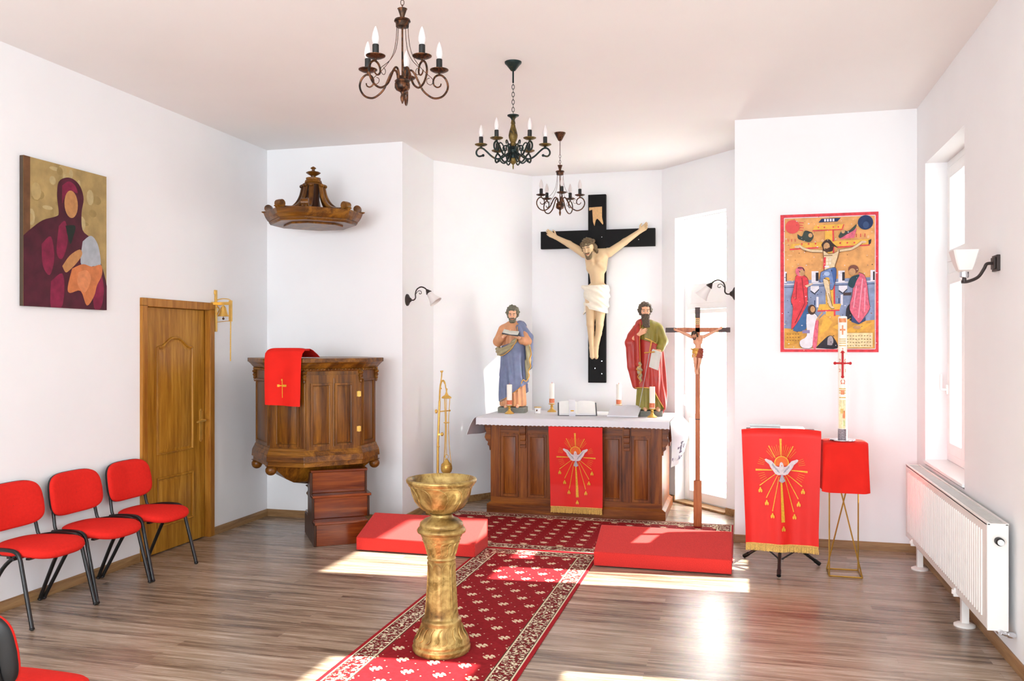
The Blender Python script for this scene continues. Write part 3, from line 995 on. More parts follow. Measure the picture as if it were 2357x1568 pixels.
def panel(mb, w, h, m=0, fr=0.018, raise_=0.008, field=True):
    """moulded panel on the xz plane, centred on x, from z=0; +y is outwards"""
    a = w / 2
    for (x0, x1, z0, z1) in ((-a, a, 0, fr), (-a, a, h - fr, h), (-a, -a + fr, fr, h - fr), (a - fr, a, fr, h - fr)):
        mb.box(x0, x1, -0.002, 0.012, z0, z1, m)
    g = fr * 1.1
    mb.tube([(-a + g, 0.003, g), (a - g, 0.003, g), (a - g, 0.003, h - g), (-a + g, 0.003, h - g)], 0.007, 6, m, closed=True)
    if field:
        q = fr * 2.4
        o = MB(Matrix(((1, 0, 0, 0), (0, 0, 1, 0), (0, 1, 0, 0), (0, 0, 0, 1))))
        P = [(-a + fr, fr), (a - fr, fr), (a - fr, h - fr), (-a + fr, h - fr)]
        Q = [(-a + q, q), (a - q, q), (a - q, h - q), (-a + q, h - q)]
        o.prism(P, -0.003, raise_, m, Q)
        M = mb.M; 
        mb.add(o.v, o.f, m)

pc = (-3.672, 7.015)
pu = thing('pulpit', 'eight-sided dark walnut pulpit with panelled sides in the left corner', 'pulpit', (pc[0], pc[1], 0))
MB().prism(grow(0), 0.74, 1.50).build('body', M_PULP, pu, 0.003)
faces = []                                   # (centre, outward normal, width)
P8 = grow(0)
for i in range(8):
    a, b = Vector(P8[i] + (0,)), Vector(P8[(i + 1) % 8] + (0,))
    c = (a + b) / 2; n = Vector((b.y - a.y, a.x - b.x, 0)).normalized()
    faces.append((c, n, (b - a).length))
for (c, n, w) in faces:
    ex = Vector((n.y, -n.x, 0)); ex = -ex if ex.cross(Vector((0, 0, 1))).dot(n) > 0 else ex
    m = Matrix((ex, n, Vector((0, 0, 1)))).transposed().to_4x4()
    if n.x > 0.5 and n.y < -0.5:             # the door side
        m.translation = c + Vector((0, 0, 0.80)); d = MB(m)
        d.box(-w / 2 + 0.03, w / 2 - 0.012, -0.002, 0.01, 0.0, 0.63)
        for xx, ww in ((0.105, 0.185), (-0.095, 0.165)):
            m2 = m @ Matrix.Translation((xx, 0.01, 0.03)); e = MB(m2); panel(e, ww, 0.53); d.v += []; 
            d2_ = MB(); d2_.v, d2_.f = e.v, e.f
            M0 = d.M; d.M = None; d.add(d2_.v, d2_.f); d.M = M0
        sl = MB(m); sl.tube([(-0.006, 0.012, 0.02), (-0.006, 0.012, 0.60)], 0.006, 6)
        d.M = None; d.add(sl.v, sl.f)
        door = d.build('door', M_PULP, pu, 0.0)
        for hz in (0.44, 0.14):
            h_ = MB(m); h_.box(-w / 2 - 0.002, -w / 2 + 0.035, 0.009, 0.013, hz, hz + 0.045); h_.tube([(-w / 2 + 0.016, 0.014, hz - 0.002), (-w / 2 + 0.016, 0.014, hz + 0.047)], 0.006, 8)
            h_.build('hinge', M_BRASS, door)
    else:
        m.translation = c + Vector((0, 0, 0.83)); d = MB(m)
        panel(d, w - 0.09, 0.56)
        d.build('panel', M_PULP, pu)
# cornice with little dentils
c = MB()
for e0, e1, z0, z1 in ((0.004, 0.012, 1.46, 1.48), (0.012, 0.045, 1.48, 1.52), (0.045, 0.06, 1.52, 1.535), (0.066, 0.066, 1.535, 1.57)):
    c.prism(grow(e0), z0, z1, 0, grow(e1))
for (cc, n, w) in faces:
    ex = Vector((-n.y, n.x, 0))
    k = int(w / 0.03)
    for i in range(k):
        p = cc + ex * (-w / 2 + w * (i + 0.5) / k) + n * 0.02
        c.ball((p.x, p.y, 1.475), 0.0105, 6)
c.build('cornice', M_PULPX, pu, 0.003)
for (cc, n, w) in faces:                      # carved brackets under the cornice corners
    pass
for i in range(8):
    p = Vector(P8[i] + (0,)); r = p.normalized()
    b = MB()
    for z, s_ in ((1.45, 0.026), (1.42, 0.022), (1.395, 0.017), (1.375, 0.012)):
        b.ball((p.x + r.x * 0.006, p.y + r.y * 0.006, z), (s_, s_, 0.018), 8)
    b.build('corner_bracket', M_PULPX, pu)
b = MB()
for e0, e1, z0, z1 in ((0.02, 0.02, 0.66, 0.70), (0.034, 0.03, 0.70, 0.755), (0.03, 0.014, 0.755, 0.79), (0.014, 0.004, 0.79, 0.815)):
    b.prism(grow(e0), z0, z1, 0, grow(e1))
b.build('base_moulding', M_PULPX, pu, 0.003)
pd = MB()
rings = [(1.0, 0.66), (0.9, 0.63), (0.78, 0.58), (0.65, 0.525), (0.5, 0.487), (0.3, 0.465), (0.15, 0.45)]
PB = [(x * (0.5 if i in (0, 7) else 1), y * (0.5 if i in (0, 7) else 1)) for i, (x, y) in enumerate(P8)]     # notched on the side of the steps
for (k0, z0), (k1, z1) in zip(rings, rings[1:]):
    pd.prism([(x * k1, y * k1) for x, y in PB], z1, z0, 0, [(x * k0, y * k0) for x, y in PB])
pd.lathe([(0.02, 0.30), (0.06, 0.32), (0.085, 0.36), (0.06, 0.40), (0.09, 0.43)], (0, 0, 0), 20)
pd.build('pendant_bowl', M_PULP, pu)
for i in (1, 2, 3, 4, 5, 6):
    x, y = P8[i]
    k = MB(); k.ball((x * 0.98, y * 0.98, 0.625), (0.048, 0.048, 0.045), 14); k.lathe([(0.03, 0.0), (0.05, 0.012)], (x * 0.98, y * 0.98, 0.652), 14)
    k.build('corner_knob', M_PULPX, pu)
MB().box(-0.15, 0.15, 0.48, 0.615, 0.75, 1.4).build('wall_mount', M_PULP, pu)

# cloth over the pulpit rim (front axis face, facing the nave)
def pulpit_cloth():
    w = 0.325; x0 = -3.665
    yf = pc[1] - 0.506 - 0.066
    def fn(a, b):
        x = x0 - w / 2 + w * a
        prof = [(0.30, 1.577), (0.26, 1.60), (0.18, 1.635), (0.10, 1.655), (0.035, 1.655), (0.0, 1.63), (-0.012, 1.56), (-0.016, 1.40), (-0.014, 1.25), (-0.012, 1.185)]
        t = b * (len(prof) - 1); i = min(int(t), len(prof) - 2); t -= i
        y = prof[i][0] * (1 - t) + prof[i + 1][0] * t; z = prof[i][1] * (1 - t) + prof[i + 1][1] * t
        hang = max(0, min(1, (b - 0.5) * 2))
        y -= 0.010 * hang * (math.cos(2 * PI * (a - 0.1) * 1.4) + 0.4 * math.sin(9 * a + 1)) + 0.006 * hang
        z -= 0.012 * hang * a * (b > 0.98) + 0.02 * (abs(a - 0.5) * 2) ** 6 * (b > 0.3) * (b < 0.6)
        x += (a - 0.5) * 0.02 * (1 - hang) + 0.012 * hang * (0.5 - a)
        return (x, yf + y, z)
    o = MB().sheet(fn, 28, 54, 0.003).build('pulpit_cloth', M_REDC, None, angle=70)
    tag(o, 'red cloth with a small gold cross draped over the pulpit rim', 'cloth')
    e = MB()
    def on(x, z):
        zs = [1.56, 1.40, 1.25, 1.185]
        for k in range(3):
            if z >= zs[k + 1] or k == 2:
                b = (6 + k + (zs[k] - z) / (zs[k] - zs[k + 1])) / 9; break
        q = fn((x - x0) / w + 0.5, b)
        return (q[0], q[1] - 0.0046, q[2])
    cx_, cz_ = x0 - 0.006, 1.345
    for (xa, xb, za, zb) in ((-0.003, 0.003, -0.10, 0.055), (-0.045, -0.025, -0.010, 0.010), (-0.03, 0.0, -0.004, 0.004), (0.0, 0.042, -0.009, 0.009), (-0.009, 0.003, 0.04, 0.055)):
        n = 6
        vs = [on(cx_ + xa + (xb - xa) * s_, cz_ + za + (zb - za) * i / n) for i in range(n + 1) for s_ in (0, 1)]
        e.add(vs, [(2 * i, 2 * i + 1, 2 * i + 3, 2 * i + 2) for i in range(n)])
    e.build('embroidered_cross', M_GOLDT, o)
pulpit_cloth()

# steps up to the pulpit
st = thing('pulpit_steps', 'three glossy red-brown wooden steps leading up to the pulpit door', 'steps', (-3.42, 6.518, 0), math.radians(35))
W = 0.50
for i, (y, y1, z0, z1, dx0, dx1) in enumerate(((0.0, 0.64, 0.0, 0.2, 0.0, 0.445), (0.15, 0.42, 0.2, 0.4, 0.0, 0.50), (0.27, 0.42, 0.4, 0.6, 0.0, 0.49))):
    m = MB(); m.box(dx0 + 0.012, dx1 - 0.012, y + 0.012, y1, z0, z1 - 0.022, 0)
    m.box(dx0, dx1, y - 0.004, y1, z1 - 0.022, z1, 0)
    m.build('step', M_STEP, st, 0.004)
sm_ = Matrix(((0, 0, 1, 0), (1, 0, 0, 0), (0, 1, 0, 0), (0, 0, 0, 1)))
prof = [(0.003, 0.0), (0.64, 0.0), (0.64, 0.18), (0.42, 0.18), (0.42, 0.58), (0.268, 0.58), (0.268, 0.38), (0.148, 0.38), (0.148, 0.178), (0.003, 0.178)]
MB(sm_).prism(prof, -0.008, 0.012).build('side_board', M_STEPD, st)
MB(sm_).prism([(0.15, 0.2), (0.42, 0.2), (0.42, 0.58), (0.268, 0.58), (0.268, 0.38), (0.15, 0.38)], 0.468, 0.484).build('side_board', M_STEPD, st)

# sounding board above the pulpit
cz = 2.79
ca = thing('sounding_board', 'carved walnut sounding board with ribs and finial hanging on the wall above the pulpit', 'canopy', (-3.72, 7.06, cz))
def oc(k): return [(x * k, y * k) for x, y in grow(0)]
r = MB()
for k0, k1, z0, z1 in ((0.72, 0.74, -0.03, -0.015), (0.745, 0.75, -0.015, 0.0), (0.76, 0.80, 0.0, 0.03), (0.80, 0.83, 0.03, 0.065), (0.83, 0.83, 0.065, 0.078)):
    r.prism(oc(k0), z0, z1, 0, oc(k1))
r.build('rim', M_PULPX, ca, 0.002)
MB().prism(oc(0.5), -0.045, -0.03).build('soffit', M_PULP, ca, 0.002)
for i in range(8):
    a = math.atan2(P8[i][1], P8[i][0]); k = 0.83 * Vector(P8[i]).length
    m = Matrix.Rotation(a, 4, 'Z')
    b = MB(m)
    pts = smooth_path([(0.34, 0, 0.085), (0.24, 0, 0.10), (0.16, 0, 0.15), (0.115, 0, 0.22), (0.095, 0, 0.30), (0.09, 0, 0.335)], 4)
    b.tube(pts, [0.020 - 0.004 * j / len(pts) for j in range(len(pts))], 8, flat=1.3)
    b.ball((0.103, 0, 0.318), (0.022, 0.026, 0.018), 10)
    b.build('rib', M_PULP, ca)
    s_ = MB(m @ Matrix.Translation((k - 0.045, 0, 0.115)) @ Matrix.Rotation(PI / 2, 4, 'X'))
    s_.lathe([(0.012, -0.034), (0.034, -0.032), (0.036, 0), (0.034, 0.032), (0.012, 0.034)], (0, 0, 0), 14)
    s_.build('scroll', M_PULPX, ca)
    if True:
        s2 = MB(m); s2.tube([(k - 0.012, 0, 0.082), (k + 0.02, 0, 0.088)], [0.014, 0.004], 8); s2.box(k - 0.08, k - 0.01, -0.02, 0.02, 0.076, 0.09)
        s2.build('scroll_foot', M_PULPX, ca)
MB().lathe([(0.10, 0.07), (0.07, 0.1), (0.055, 0.2), (0.06, 0.36)], (0, 0, 0), 16).build('core', M_STEPD, ca)
f = MB(); f.lathe([(0.07, 0.335), (0.07, 0.345), (0.078, 0.352), (0.072, 0.372), (0.06, 0.374), (0.066, 0.385), (0.066, 0.395), (0.02, 0.398), (0.022, 0.415), (0.05, 0.43), (0.066, 0.443), (0.05, 0.452), (0.022, 0.458), (0.012, 0.466), (0.014, 0.475), (0.026, 0.482), (0.022, 0.49), (0.006, 0.50)], (0, 0, 0), 20)
f.build('finial', M_PULPX, ca)
MB().box(-0.03, 0.03, 0.38, 0.54, 0.0, 0.06).build('wall_bracket', M_PULP, ca)

# ================================================================ GILT FONT
fo = thing('baptismal_font', 'fluted antique gold baptismal font standing on the red carpet runner', 'font', (-1.588, 4.487, 0.007))
M_FONT = patina('antique_gold', ['#40300f', '#7a5e30', '#9c7d44', '#c0a362', '#82662f', '#ad8e4f'], 0.38, 0.5, 6)
def ridge(th, k, off=0.0, w=0.16):
    d = ((th * k / (2 * PI) + off) % 1.0)
    d = min(d, 1 - d)
    return math.exp(-(d / w) ** 2)
def resample(prof, step=0.006):
    out = []
    for (r0, z0), (r1, z1) in zip(prof, prof[1:]):
        n = max(1, int(math.hypot(r1 - r0, z1 - z0) / step))
        for i in range(n): out.append((r0 + (r1 - r0) * i / n, z0 + (z1 - z0) * i / n))
    return out + [prof[-1]]
ped = [(0.150, 0.0), (0.158, 0.012), (0.160, 0.03), (0.152, 0.042), (0.156, 0.052), (0.150, 0.066), (0.140, 0.085), (0.126, 0.11), (0.115, 0.135), (0.108, 0.155), (0.110, 0.165), (0.107, 0.178), (0.096, 0.186),
       (0.092, 0.20), (0.086, 0.26), (0.079, 0.36), (0.075, 0.44), (0.075, 0.50), (0.080, 0.508), (0.076, 0.515), (0.080, 0.54), (0.091, 0.58), (0.101, 0.605), (0.107, 0.612), (0.105, 0.622), (0.112, 0.63), (0.118, 0.645), (0.132, 0.652), (0.135, 0.664), (0.128, 0.676), (0.118, 0.68),
       (0.121, 0.69), (0.117, 0.705), (0.095, 0.722), (0.068, 0.733), (0.060, 0.742), (0.062, 0.752)]
def rad(prof, z):
    for (r0, z0), (r1, z1) in zip(prof, prof[1:]):
        if z0 <= z <= z1 and z1 > z0: return r0 + (r1 - r0) * (z - z0) / (z1 - z0)
    return prof[-1][0]
def ped_fn(r, th, z, i):
    if 0.07 < z < 0.15: return r - 0.004 * math.sin(PI * (z - 0.07) / 0.08)
    if 0.195 < z < 0.49: return r + min(1, (z - 0.195) * 20, (0.49 - z) * 20) * 0.002 * math.cos(9 * th)
    return r
def curve(mb, prof, pts, r, off=0.0):
    """raised line on a turned surface; pts are (angle, height)"""
    P = [((rad(prof, z) + off) * math.cos(a), (rad(prof, z) + off) * math.sin(a), z) for a, z in [(q.x, q.y) for q in smooth_path([(a, z, 0) for a, z in pts], 5)]]
    n = len(P)
    mb.tube(P, [r * min(1.0, 0.35 + 4.0 * min(k, n - 1 - k) / n) for k in range(n)], 7)
mb = MB().lathe(resample(ped), (0, 0, 0), 108, 0, ped_fn)
for k in range(18):                              # S-shaped gadroons at the foot
    a = 2 * PI * k / 18; s = 2 * PI / 18
    curve(mb, ped, [(a - 0.45 * s, 0.072), (a - 0.15 * s, 0.076), (a + 0.12 * s, 0.09), (a + 0.05 * s, 0.108), (a + 0.10 * s, 0.126), (a + 0.35 * s, 0.142), (a + 0.6 * s, 0.146)], 0.0042)
for k in range(9):                               # long flutes with rounded heads
    a = 2 * PI * (k + 0.3) / 9; s = 2 * PI / 9
    curve(mb, ped, [(a - 0.05, 0.197), (a - 0.02, 0.30), (a, 0.42), (a + 0.02, 0.458), (a + 0.2 * s, 0.478), (a + 0.5 * s, 0.486), (a + 0.78 * s, 0.478), (a + 0.93 * s, 0.46)], 0.0036)
for k in range(15):
    a = 2 * PI * k / 15; s = 2 * PI / 15
    curve(mb, ped, [(a - 0.5 * s, 0.534), (a - 0.2 * s, 0.533), (a, 0.545), (a + 0.02 * s, 0.565), (a - 0.02 * s, 0.583), (a + 0.15 * s, 0.598), (a + 0.45 * s, 0.602)], 0.0042)
mb.build('pedestal', M_FONT, fo, angle=60)
bowl_o = [(0.058, 0.752), (0.066, 0.758), (0.10, 0.772), (0.130, 0.795), (0.150, 0.822), (0.163, 0.855), (0.172, 0.885), (0.18, 0.905), (0.192, 0.918), (0.200, 0.928), (0.202, 0.938), (0.197, 0.946), (0.188, 0.946), (0.176, 0.93), (0.168, 0.905), (0.15, 0.86), (0.12, 0.82), (0.07, 0.795), (0.01, 0.79)]
bowl_o = [(r * 0.96, z) for r, z in bowl_o]
R = resample(bowl_o, 0.005)
mb = MB().lathe(R, (0, 0, 0), 96, 0, lambda r, th, z, i: r)
bo_ = bowl_o[:10]
for k in range(11):                              # swirling petals
    a = 2 * PI * k / 11; s = 2 * PI / 11
    curve(mb, bo_, [(a - 0.75 * s, 0.908), (a - 0.4 * s, 0.909), (a - 0.08 * s, 0.898), (a + 0.14 * s, 0.872), (a + 0.20 * s, 0.84), (a + 0.10 * s, 0.81), (a + 0.12 * s, 0.785), (a + 0.3 * s, 0.766)], 0.0042)
for z in (0.912,): curve(mb, bo_, [(2 * PI * q / 24, z) for q in range(25)], 0.003)
mb.build('bowl', M_FONT, fo, angle=60)

# ================================================================ ALTAR
ax0, ax1, ay0, ay1 = -2.435, -0.725, 8.36, 9.22
az = 0.962
al = thing('altar', 'dark walnut altar table with panelled front under a white cloth', 'altar', ((ax0 + ax1) / 2, ay0, 0.0))
hw = (ax1 - ax0) / 2; dp = ay1 - ay0
b = MB(); b.box(-hw, hw, 0.012, dp, 0.10, 0.90); b.build('body', M_ALTAR, al, 0.003)
for (x0, x1) in ((-hw, -hw + 0.10), (-0.56, -0.475), (0.475, 0.56), (hw - 0.105, hw)):
    MB().box(x0, x1, 0.0, 0.014, 0.155, 0.90).build('stile', M_ALTAR, al, 0.002)
q = MB(); q.box(-hw, hw, 0.002, 0.014, 0.10, 0.158); q.box(-hw, hw, 0.002, 0.014, 0.80, 0.90)
q.build('rail', M_ALTARX, al, 0.002)
for xa, xb in ((-0.755, -0.56), (-0.475, -0.27), (-0.27, 0.0), (0.0, 0.27), (0.27, 0.475), (0.56, 0.75)):
    m = MB(Matrix.Translation(((xa + xb) / 2, 0.012, 0.165)) @ Matrix.Rotation(PI, 4, 'Z'))
    panel(m, xb - xa - 0.02, 0.62, fr=0.02, raise_=0.007)
    m.build('panel', M_ALTAR, al)
def bracket(sx, x, y, m0):
    """scrolled bracket profile in the local xz plane extruded along y"""
    return None
for x in (-0.5175, 0.5175):                      # small carved brackets on the pilasters
    k = MB()
    for z0, z1, d in ((0.80, 0.87, 0.03), (0.74, 0.79, 0.024), (0.69, 0.73, 0.018), (0.655, 0.685, 0.012)):
        k.box(x - 0.03, x + 0.03, -d, 0.01, z0, z1)
    k.tube([(x - 0.03, -0.022, 0.795), (x + 0.03, -0.022, 0.795)], 0.013, 10); k.tube([(x - 0.026, -0.016, 0.735), (x + 0.026, -0.016, 0.735)], 0.010, 10)
    k.build('pilaster_bracket', M_ALTARX, al, 0.003)
for sx in (-1, 1):                               # scrolled side brackets that widen the top
    pf = [(0, 0.62), (0.012, 0.62), (0.016, 0.66), (0.035, 0.675), (0.028, 0.705), (0.05, 0.72), (0.064, 0.75), (0.055, 0.785), (0.045, 0.80), (0.06, 0.83), (0.066, 0.87), (0.085, 0.90), (0, 0.90)]
    for y0_, y1_ in ((0.0, 0.07), (dp - 0.07, dp)):
        k = MB(Matrix(((1, 0, 0, 0), (0, 0, 1, 0), (0, 1, 0, 0), (0, 0, 0, 1))))
        k.prism([(sx * (hw + p[0]), p[1]) for p in pf], y0_, y1_).build('side_bracket', M_ALTARX, al, 0.003)
q = MB(); q.box(-hw - 0.035, hw + 0.035, -0.02, dp + 0.02, 0.0, 0.085); q.add(*(lambda z: ([(-hw - 0.03, -0.016, 0.085), (hw + 0.03, -0.016, 0.085), (hw + 0.03, dp, 0.085), (-hw - 0.03, dp, 0.085), (-hw, 0.0, 0.105), (hw, 0.0, 0.105), (hw, dp, 0.105), (-hw, dp, 0.105)], [(0, 1, 5, 4), (1, 2, 6, 5), (2, 3, 7, 6), (3, 0, 4, 7)]))(0))
q.build('plinth', M_ALTARX, al, 0.003)
MB().box(-hw - 0.10, hw + 0.07, -0.115, dp + 0.02, 0.90, az - 0.012).build('table_top', M_ALTARX, al, 0.006)

# white altar cloth: one sheet over the top, scalloped short drop in front, long ends
def cloth_altar():
    o = MB()
    X0, X1 = ax0 - 0.112, ax1 + 0.082
    Y0, Y1 = ay0 - 0.128, ay1 + 0.03
    z = az - 0.003
    # top with front drop
    def top(a, b):
        x = X0 + (X1 - X0) * a
        d = b * 1.1
        if b < 0.86:
            return (x, Y1 + (Y0 - Y1) * (b / 0.86), z - 0.0)
        t = (b - 0.86) / 0.14
        drop = 0.072 + 0.006 * math.sin(5 * a + 1) - 0.008 * (1 - a)
        sc = 0.006 * abs(math.sin(a * PI * 46)) if t > 0.99 else 0
        return (x, Y0 - 0.004 - 0.006 * t - 0.003 * math.sin(13 * a) * t, z - 0.004 - (drop - sc) * t)
    o.sheet(top, 184, 22, 0.0035)
    # left end: short flared drop
    def left(a, b):
        y = Y1 + (Y0 - Y1) * a
        t = b
        return (X0 - 0.005 - 0.085 * t ** 0.8 - 0.012 * math.sin(9 * a) * t, y - 0.012 * t * (a > 0.9), z - 0.19 * t ** 1.3 - 0.02 * t * math.sin(4 * a))
    o.sheet(left, 30, 10, 0.0035)
    # right end: long drop, flaring at mid height
    def right(a, b):
        y = Y0 + 0.004 + (Y1 - Y0) * a
        t = b
        pr = min(1, t / 0.35) ** 0.8 * (1 - 0.5 * max(0, (t - 0.35) / 0.65))
        fl = pr * (0.012 + 0.125 * math.sin(min(1, a * 1.7) * PI / 2)) + 0.010 * math.sin(14 * a + 3 * t) * t
        return (X1 + 0.003 + fl, y, z - 0.002 - (0.43 - 0.05 * a + 0.02 * math.sin(6 * a)) * t)
    o.sheet(right, 34, 26, 0.0035)
    co = o.build('altar_cloth', M_LINEN, None, angle=60)
    tag(co, 'white linen cloth with scalloped front edge covering the altar table', 'tablecloth')
    e = MB()
    def on(a, b):
        p = Vector(right(a, b)); q1 = Vector(right(a + 0.01, b)); q2 = Vector(right(a, b + 0.01))
        n = (q1 - p).cross(q2 - p).normalized()
        return p + n * (0.0035 if n.x > 0 else -0.0035), n if n.x > 0 else -n
    def patch(a0, a1, b0, b1, e):
        na, nb = 4, 4
        vs = [on(a0 + (a1 - a0) * i / na, b0 + (b1 - b0) * j / nb)[0] for i in range(na + 1) for j in range(nb + 1)]
        e.add(vs, [(i * 5 + j, i * 5 + j + 1, i * 5 + j + 6, i * 5 + j + 5) for i in range(na) for j in range(nb)])
    for a, b in ((0.30, 0.62), (0.72, 0.64)):
        e = MB()
        patch(a - 0.022, a + 0.022, b - 0.13, b + 0.13, e); patch(a - 0.10, a + 0.10, b - 0.024, b + 0.024, e)
        for s_ in (-1, 1):
            patch(a + s_ * 0.085 - 0.02, a + s_ * 0.085 + 0.02, b - 0.05, b + 0.05, e); patch(a - 0.05, a + 0.05, b + s_ * 0.11 - 0.016, b + s_ * 0.11 + 0.016, e)
        e.build('embroidered_cross', M_PURP, co)
    e = MB()
    for i in range(9):
        a = 0.07 + i * 0.1
        patch(a - 0.05, a + 0.02, 0.80 + 0.02 * (i % 2), 0.86 + 0.015 * (i % 3), e)
        patch(a - 0.01, a + 0.06, 0.84, 0.89, e)
    e.build('embroidered_border', M_PURP, co)
    return co
cloth_altar()

# ---------------------------------------------------------------- dove banners
def dove_banner(name, label, S, W, Ht, fringe, extra=None):
    """S(u, d, off): point on the banner at u metres right of its middle, d metres below the top, lifted by off"""
    o = MB().sheet(lambda a, b: S((a - 0.5) * W, b * Ht, 0.0), 30, 44, 0.003).build(name, M_SATIN, None, angle=75)
    tag(o, label, 'banner')
    return o
def emblem(parent, S, cd, W):
    """dove, halo, rays and flames; cd = distance of the dove's breast below the top edge"""
    lay = [0]
    def put(mb, pts, m, step=0.02):
        lay[0] += 1
        off = 0.0036 + 0.00006 * lay[0]
        # subdivide the outline so that it follows the folds
        P = []
        for (a, b) in zip(pts, pts[1:] + pts[:1]):
            k = max(1, int(math.hypot(b[0] - a[0], b[1] - a[1]) * W / step))
            for i in range(k): P.append((a[0] + (b[0] - a[0]) * i / k, a[1] + (b[1] - a[1]) * i / k))
        vs = [S(p[0] * W, cd - p[1] * W, off) for p in P]
        mb.add(vs, [tuple(range(len(vs)))], m)
    def ray(mb, a, b, w0, w1, m=0):
        L = math.hypot(b[0] - a[0], b[1] - a[1]); nx, ny = -(b[1] - a[1]) / L, (b[0] - a[0]) / L
        k = 8
        for i in range(k):
            t0, t1 = i / k, (i + 1) / k
            p = (a[0] + (b[0] - a[0]) * t0, a[1] + (b[1] - a[1]) * t0); q = (a[0] + (b[0] - a[0]) * t1, a[1] + (b[1] - a[1]) * t1)
            u, v = (w0 + (w1 - w0) * t0) / 2, (w0 + (w1 - w0) * t1) / 2
            put(mb, [(p[0] + nx * u, p[1] + ny * u), (p[0] - nx * u, p[1] - ny * u), (q[0] - nx * v, q[1] - ny * v), (q[0] + nx * v, q[1] + ny * v)], m)
    U = 1720.0
    def c(x, y): return ((x - 955) / U, (1100 - y) / U)
    mb = MB()
    ray(mb, c(940, 390), c(953, 800), 0.032, 0.011); ray(mb, c(665, 560), c(815, 850), 0.014, 0.008); ray(mb, c(1232, 560), c(1085, 840), 0.014, 0.008)
    ray(mb, c(345, 1140), c(740, 1140), 0.026, 0.012); ray(mb, c(1570, 1155), c(1190, 1137), 0.026, 0.012)
    V = 670.0
    def d(x, y): return ((x - 455) / V, (440 - y) / V)
    for (x, y, w0) in ((252, 602, 0.012), (312, 716, 0.012), (368, 838, 0.012), (570, 838, 0.012), (612, 716, 0.012), (646, 598, 0.012)):
        ray(mb, d(455 + (x - 455) * 0.24, 470 + (y - 470) * 0.12), d(x, y), 0.007, w0)
    ray(mb, d(455, 560), d(470, 936), 0.022, 0.052)
    for s_ in (-1, 1):
        for i in range(7):
            a = math.radians(48 + i * 6 if s_ > 0 else 132 - i * 6)
            r0, r1 = 0.17, 0.30 + 0.02 * (i % 2)
            ray(mb, (r0 * math.cos(a), 0.02 + r0 * math.sin(a)), (r1 * math.cos(a), 0.02 + r1 * math.sin(a)), 0.003, 0.003)
        for i in range(4):
            a = math.radians(12 + i * 5); b_ = math.radians(-14 - i * 6)
            for an in (a, b_):
                ray(mb, (s_ * 0.24 * math.cos(an), 0.24 * math.sin(an)), (s_ * 0.33 * math.cos(an), 0.33 * math.sin(an)), 0.003, 0.003)
    mb.build('gold_rays', M_GOLDT, parent, smooth=False)
    for (x, y) in ((257, 642), (315, 760), (368, 878), (473, 995), (577, 882), (615, 763), (654, 643)):
        fl = MB()
        for (dx, dy, s_) in ((-10, 8, 1), (10, 8, 1), (0, -10, 1)):
            r = 0.021
            cx, cy = d(x + dx, y + dy)
            put(fl, [(cx + 0.6 * r * math.cos(t), cy + (1.35 if math.sin(t) > 0 else 1.0) * r * math.sin(t)) for t in [2 * PI * i / 10 for i in range(10)]], 0)
        fl.build('tongue_of_fire', M_GOLDT, parent, smooth=False)
    ha = MB()
    put(ha, [c(960 + 150 * math.cos(t), 960 - 150 * math.sin(t)) for t in [math.radians(-25 + 230 * i / 24) for i in range(25)]], 1)
    for i in range(22):
        t0, t1 = math.radians(-25 + 230 * i / 22), math.radians(-25 + 230 * (i + 1) / 22)
        put(ha, [c(960 + r * math.cos(t), 960 - r * math.sin(t)) for (r, t) in ((150, t0), (172, t0), (172, t1), (150, t1))], 0)
    ha.build('halo', [M_GOLDT, M_ORANGE], parent, smooth=False)
    dv = MB()
    LW = [(565, 880), (600, 862), (640, 880), (720, 905), (770, 960), (810, 1010), (850, 1040), (890, 1045), (930, 1110), (940, 1240), (880, 1245), (810, 1220), (770, 1160), (720, 1100), (690, 1050), (670, 1000), (620, 955), (585, 925)]
    put(dv, [c(*p) for p in LW], 0)
    put(dv, [c(1910 - p[0] + 5, p[1]) for p in LW][::-1], 0)
    put(dv, [c(*p) for p in ((920, 960), (940, 938), (965, 938), (990, 962), (1005, 1020), (1030, 1080), (1020, 1160), (990, 1240), (945, 1240), (905, 1160), (895, 1080), (910, 1020))], 0)
    put(dv, [c(*p) for p in ((945, 1235), (990, 1235), (1010, 1310), (1048, 1385), (1010, 1405), (975, 1428), (935, 1410), (895, 1390), (925, 1310))], 1)
    for s_ in (0, 1):
        for (x0, y0, x1, y1) in ((700, 930, 790, 1080), (740, 960, 830, 1120), (790, 1030, 880, 1170), (840, 1080, 905, 1190)):
            if s_: x0, x1 = 1915 - x0, 1915 - x1
            put(dv, [c(x0 - 9, y0), c(x0 + 9, y0), c(x1 + 16, y1), c(x1 - 16, y1)], 1)
    put(dv, [c(952, 1005), c(972, 1005), c(964, 1035), c(956, 1035)], 2)
    dv.build('dove', [M_DOVE, M_DOVEG, M_ORANGE], parent, smooth=False)
def fringe(parent, S, W, Ht, L):
    f = MB()
    n = int(W / 0.005)
    for i in range(n):
        u = -W / 2 + W * (i + 0.5) / n
        p = Vector(S(u, Ht - 0.004, 0.002)); q = p + Vector((random.uniform(-0.003, 0.003), random.uniform(-0.003, 0.002), -L * random.uniform(0.93, 1.03)))
        f.tube([p, (p + q) / 2, q], [0.0022, 0.003, 0.003], 5)
    k = 24
    for i in range(k):
        p = Vector(S(-W / 2 + W * i / k, Ht - 0.006, 0.003)); q = Vector(S(-W / 2 + W * (i + 1) / k, Ht - 0.006, 0.003))
        f.tube([p, q], 0.005, 6)
    return f.build('fringe', M_FRINGE, parent)

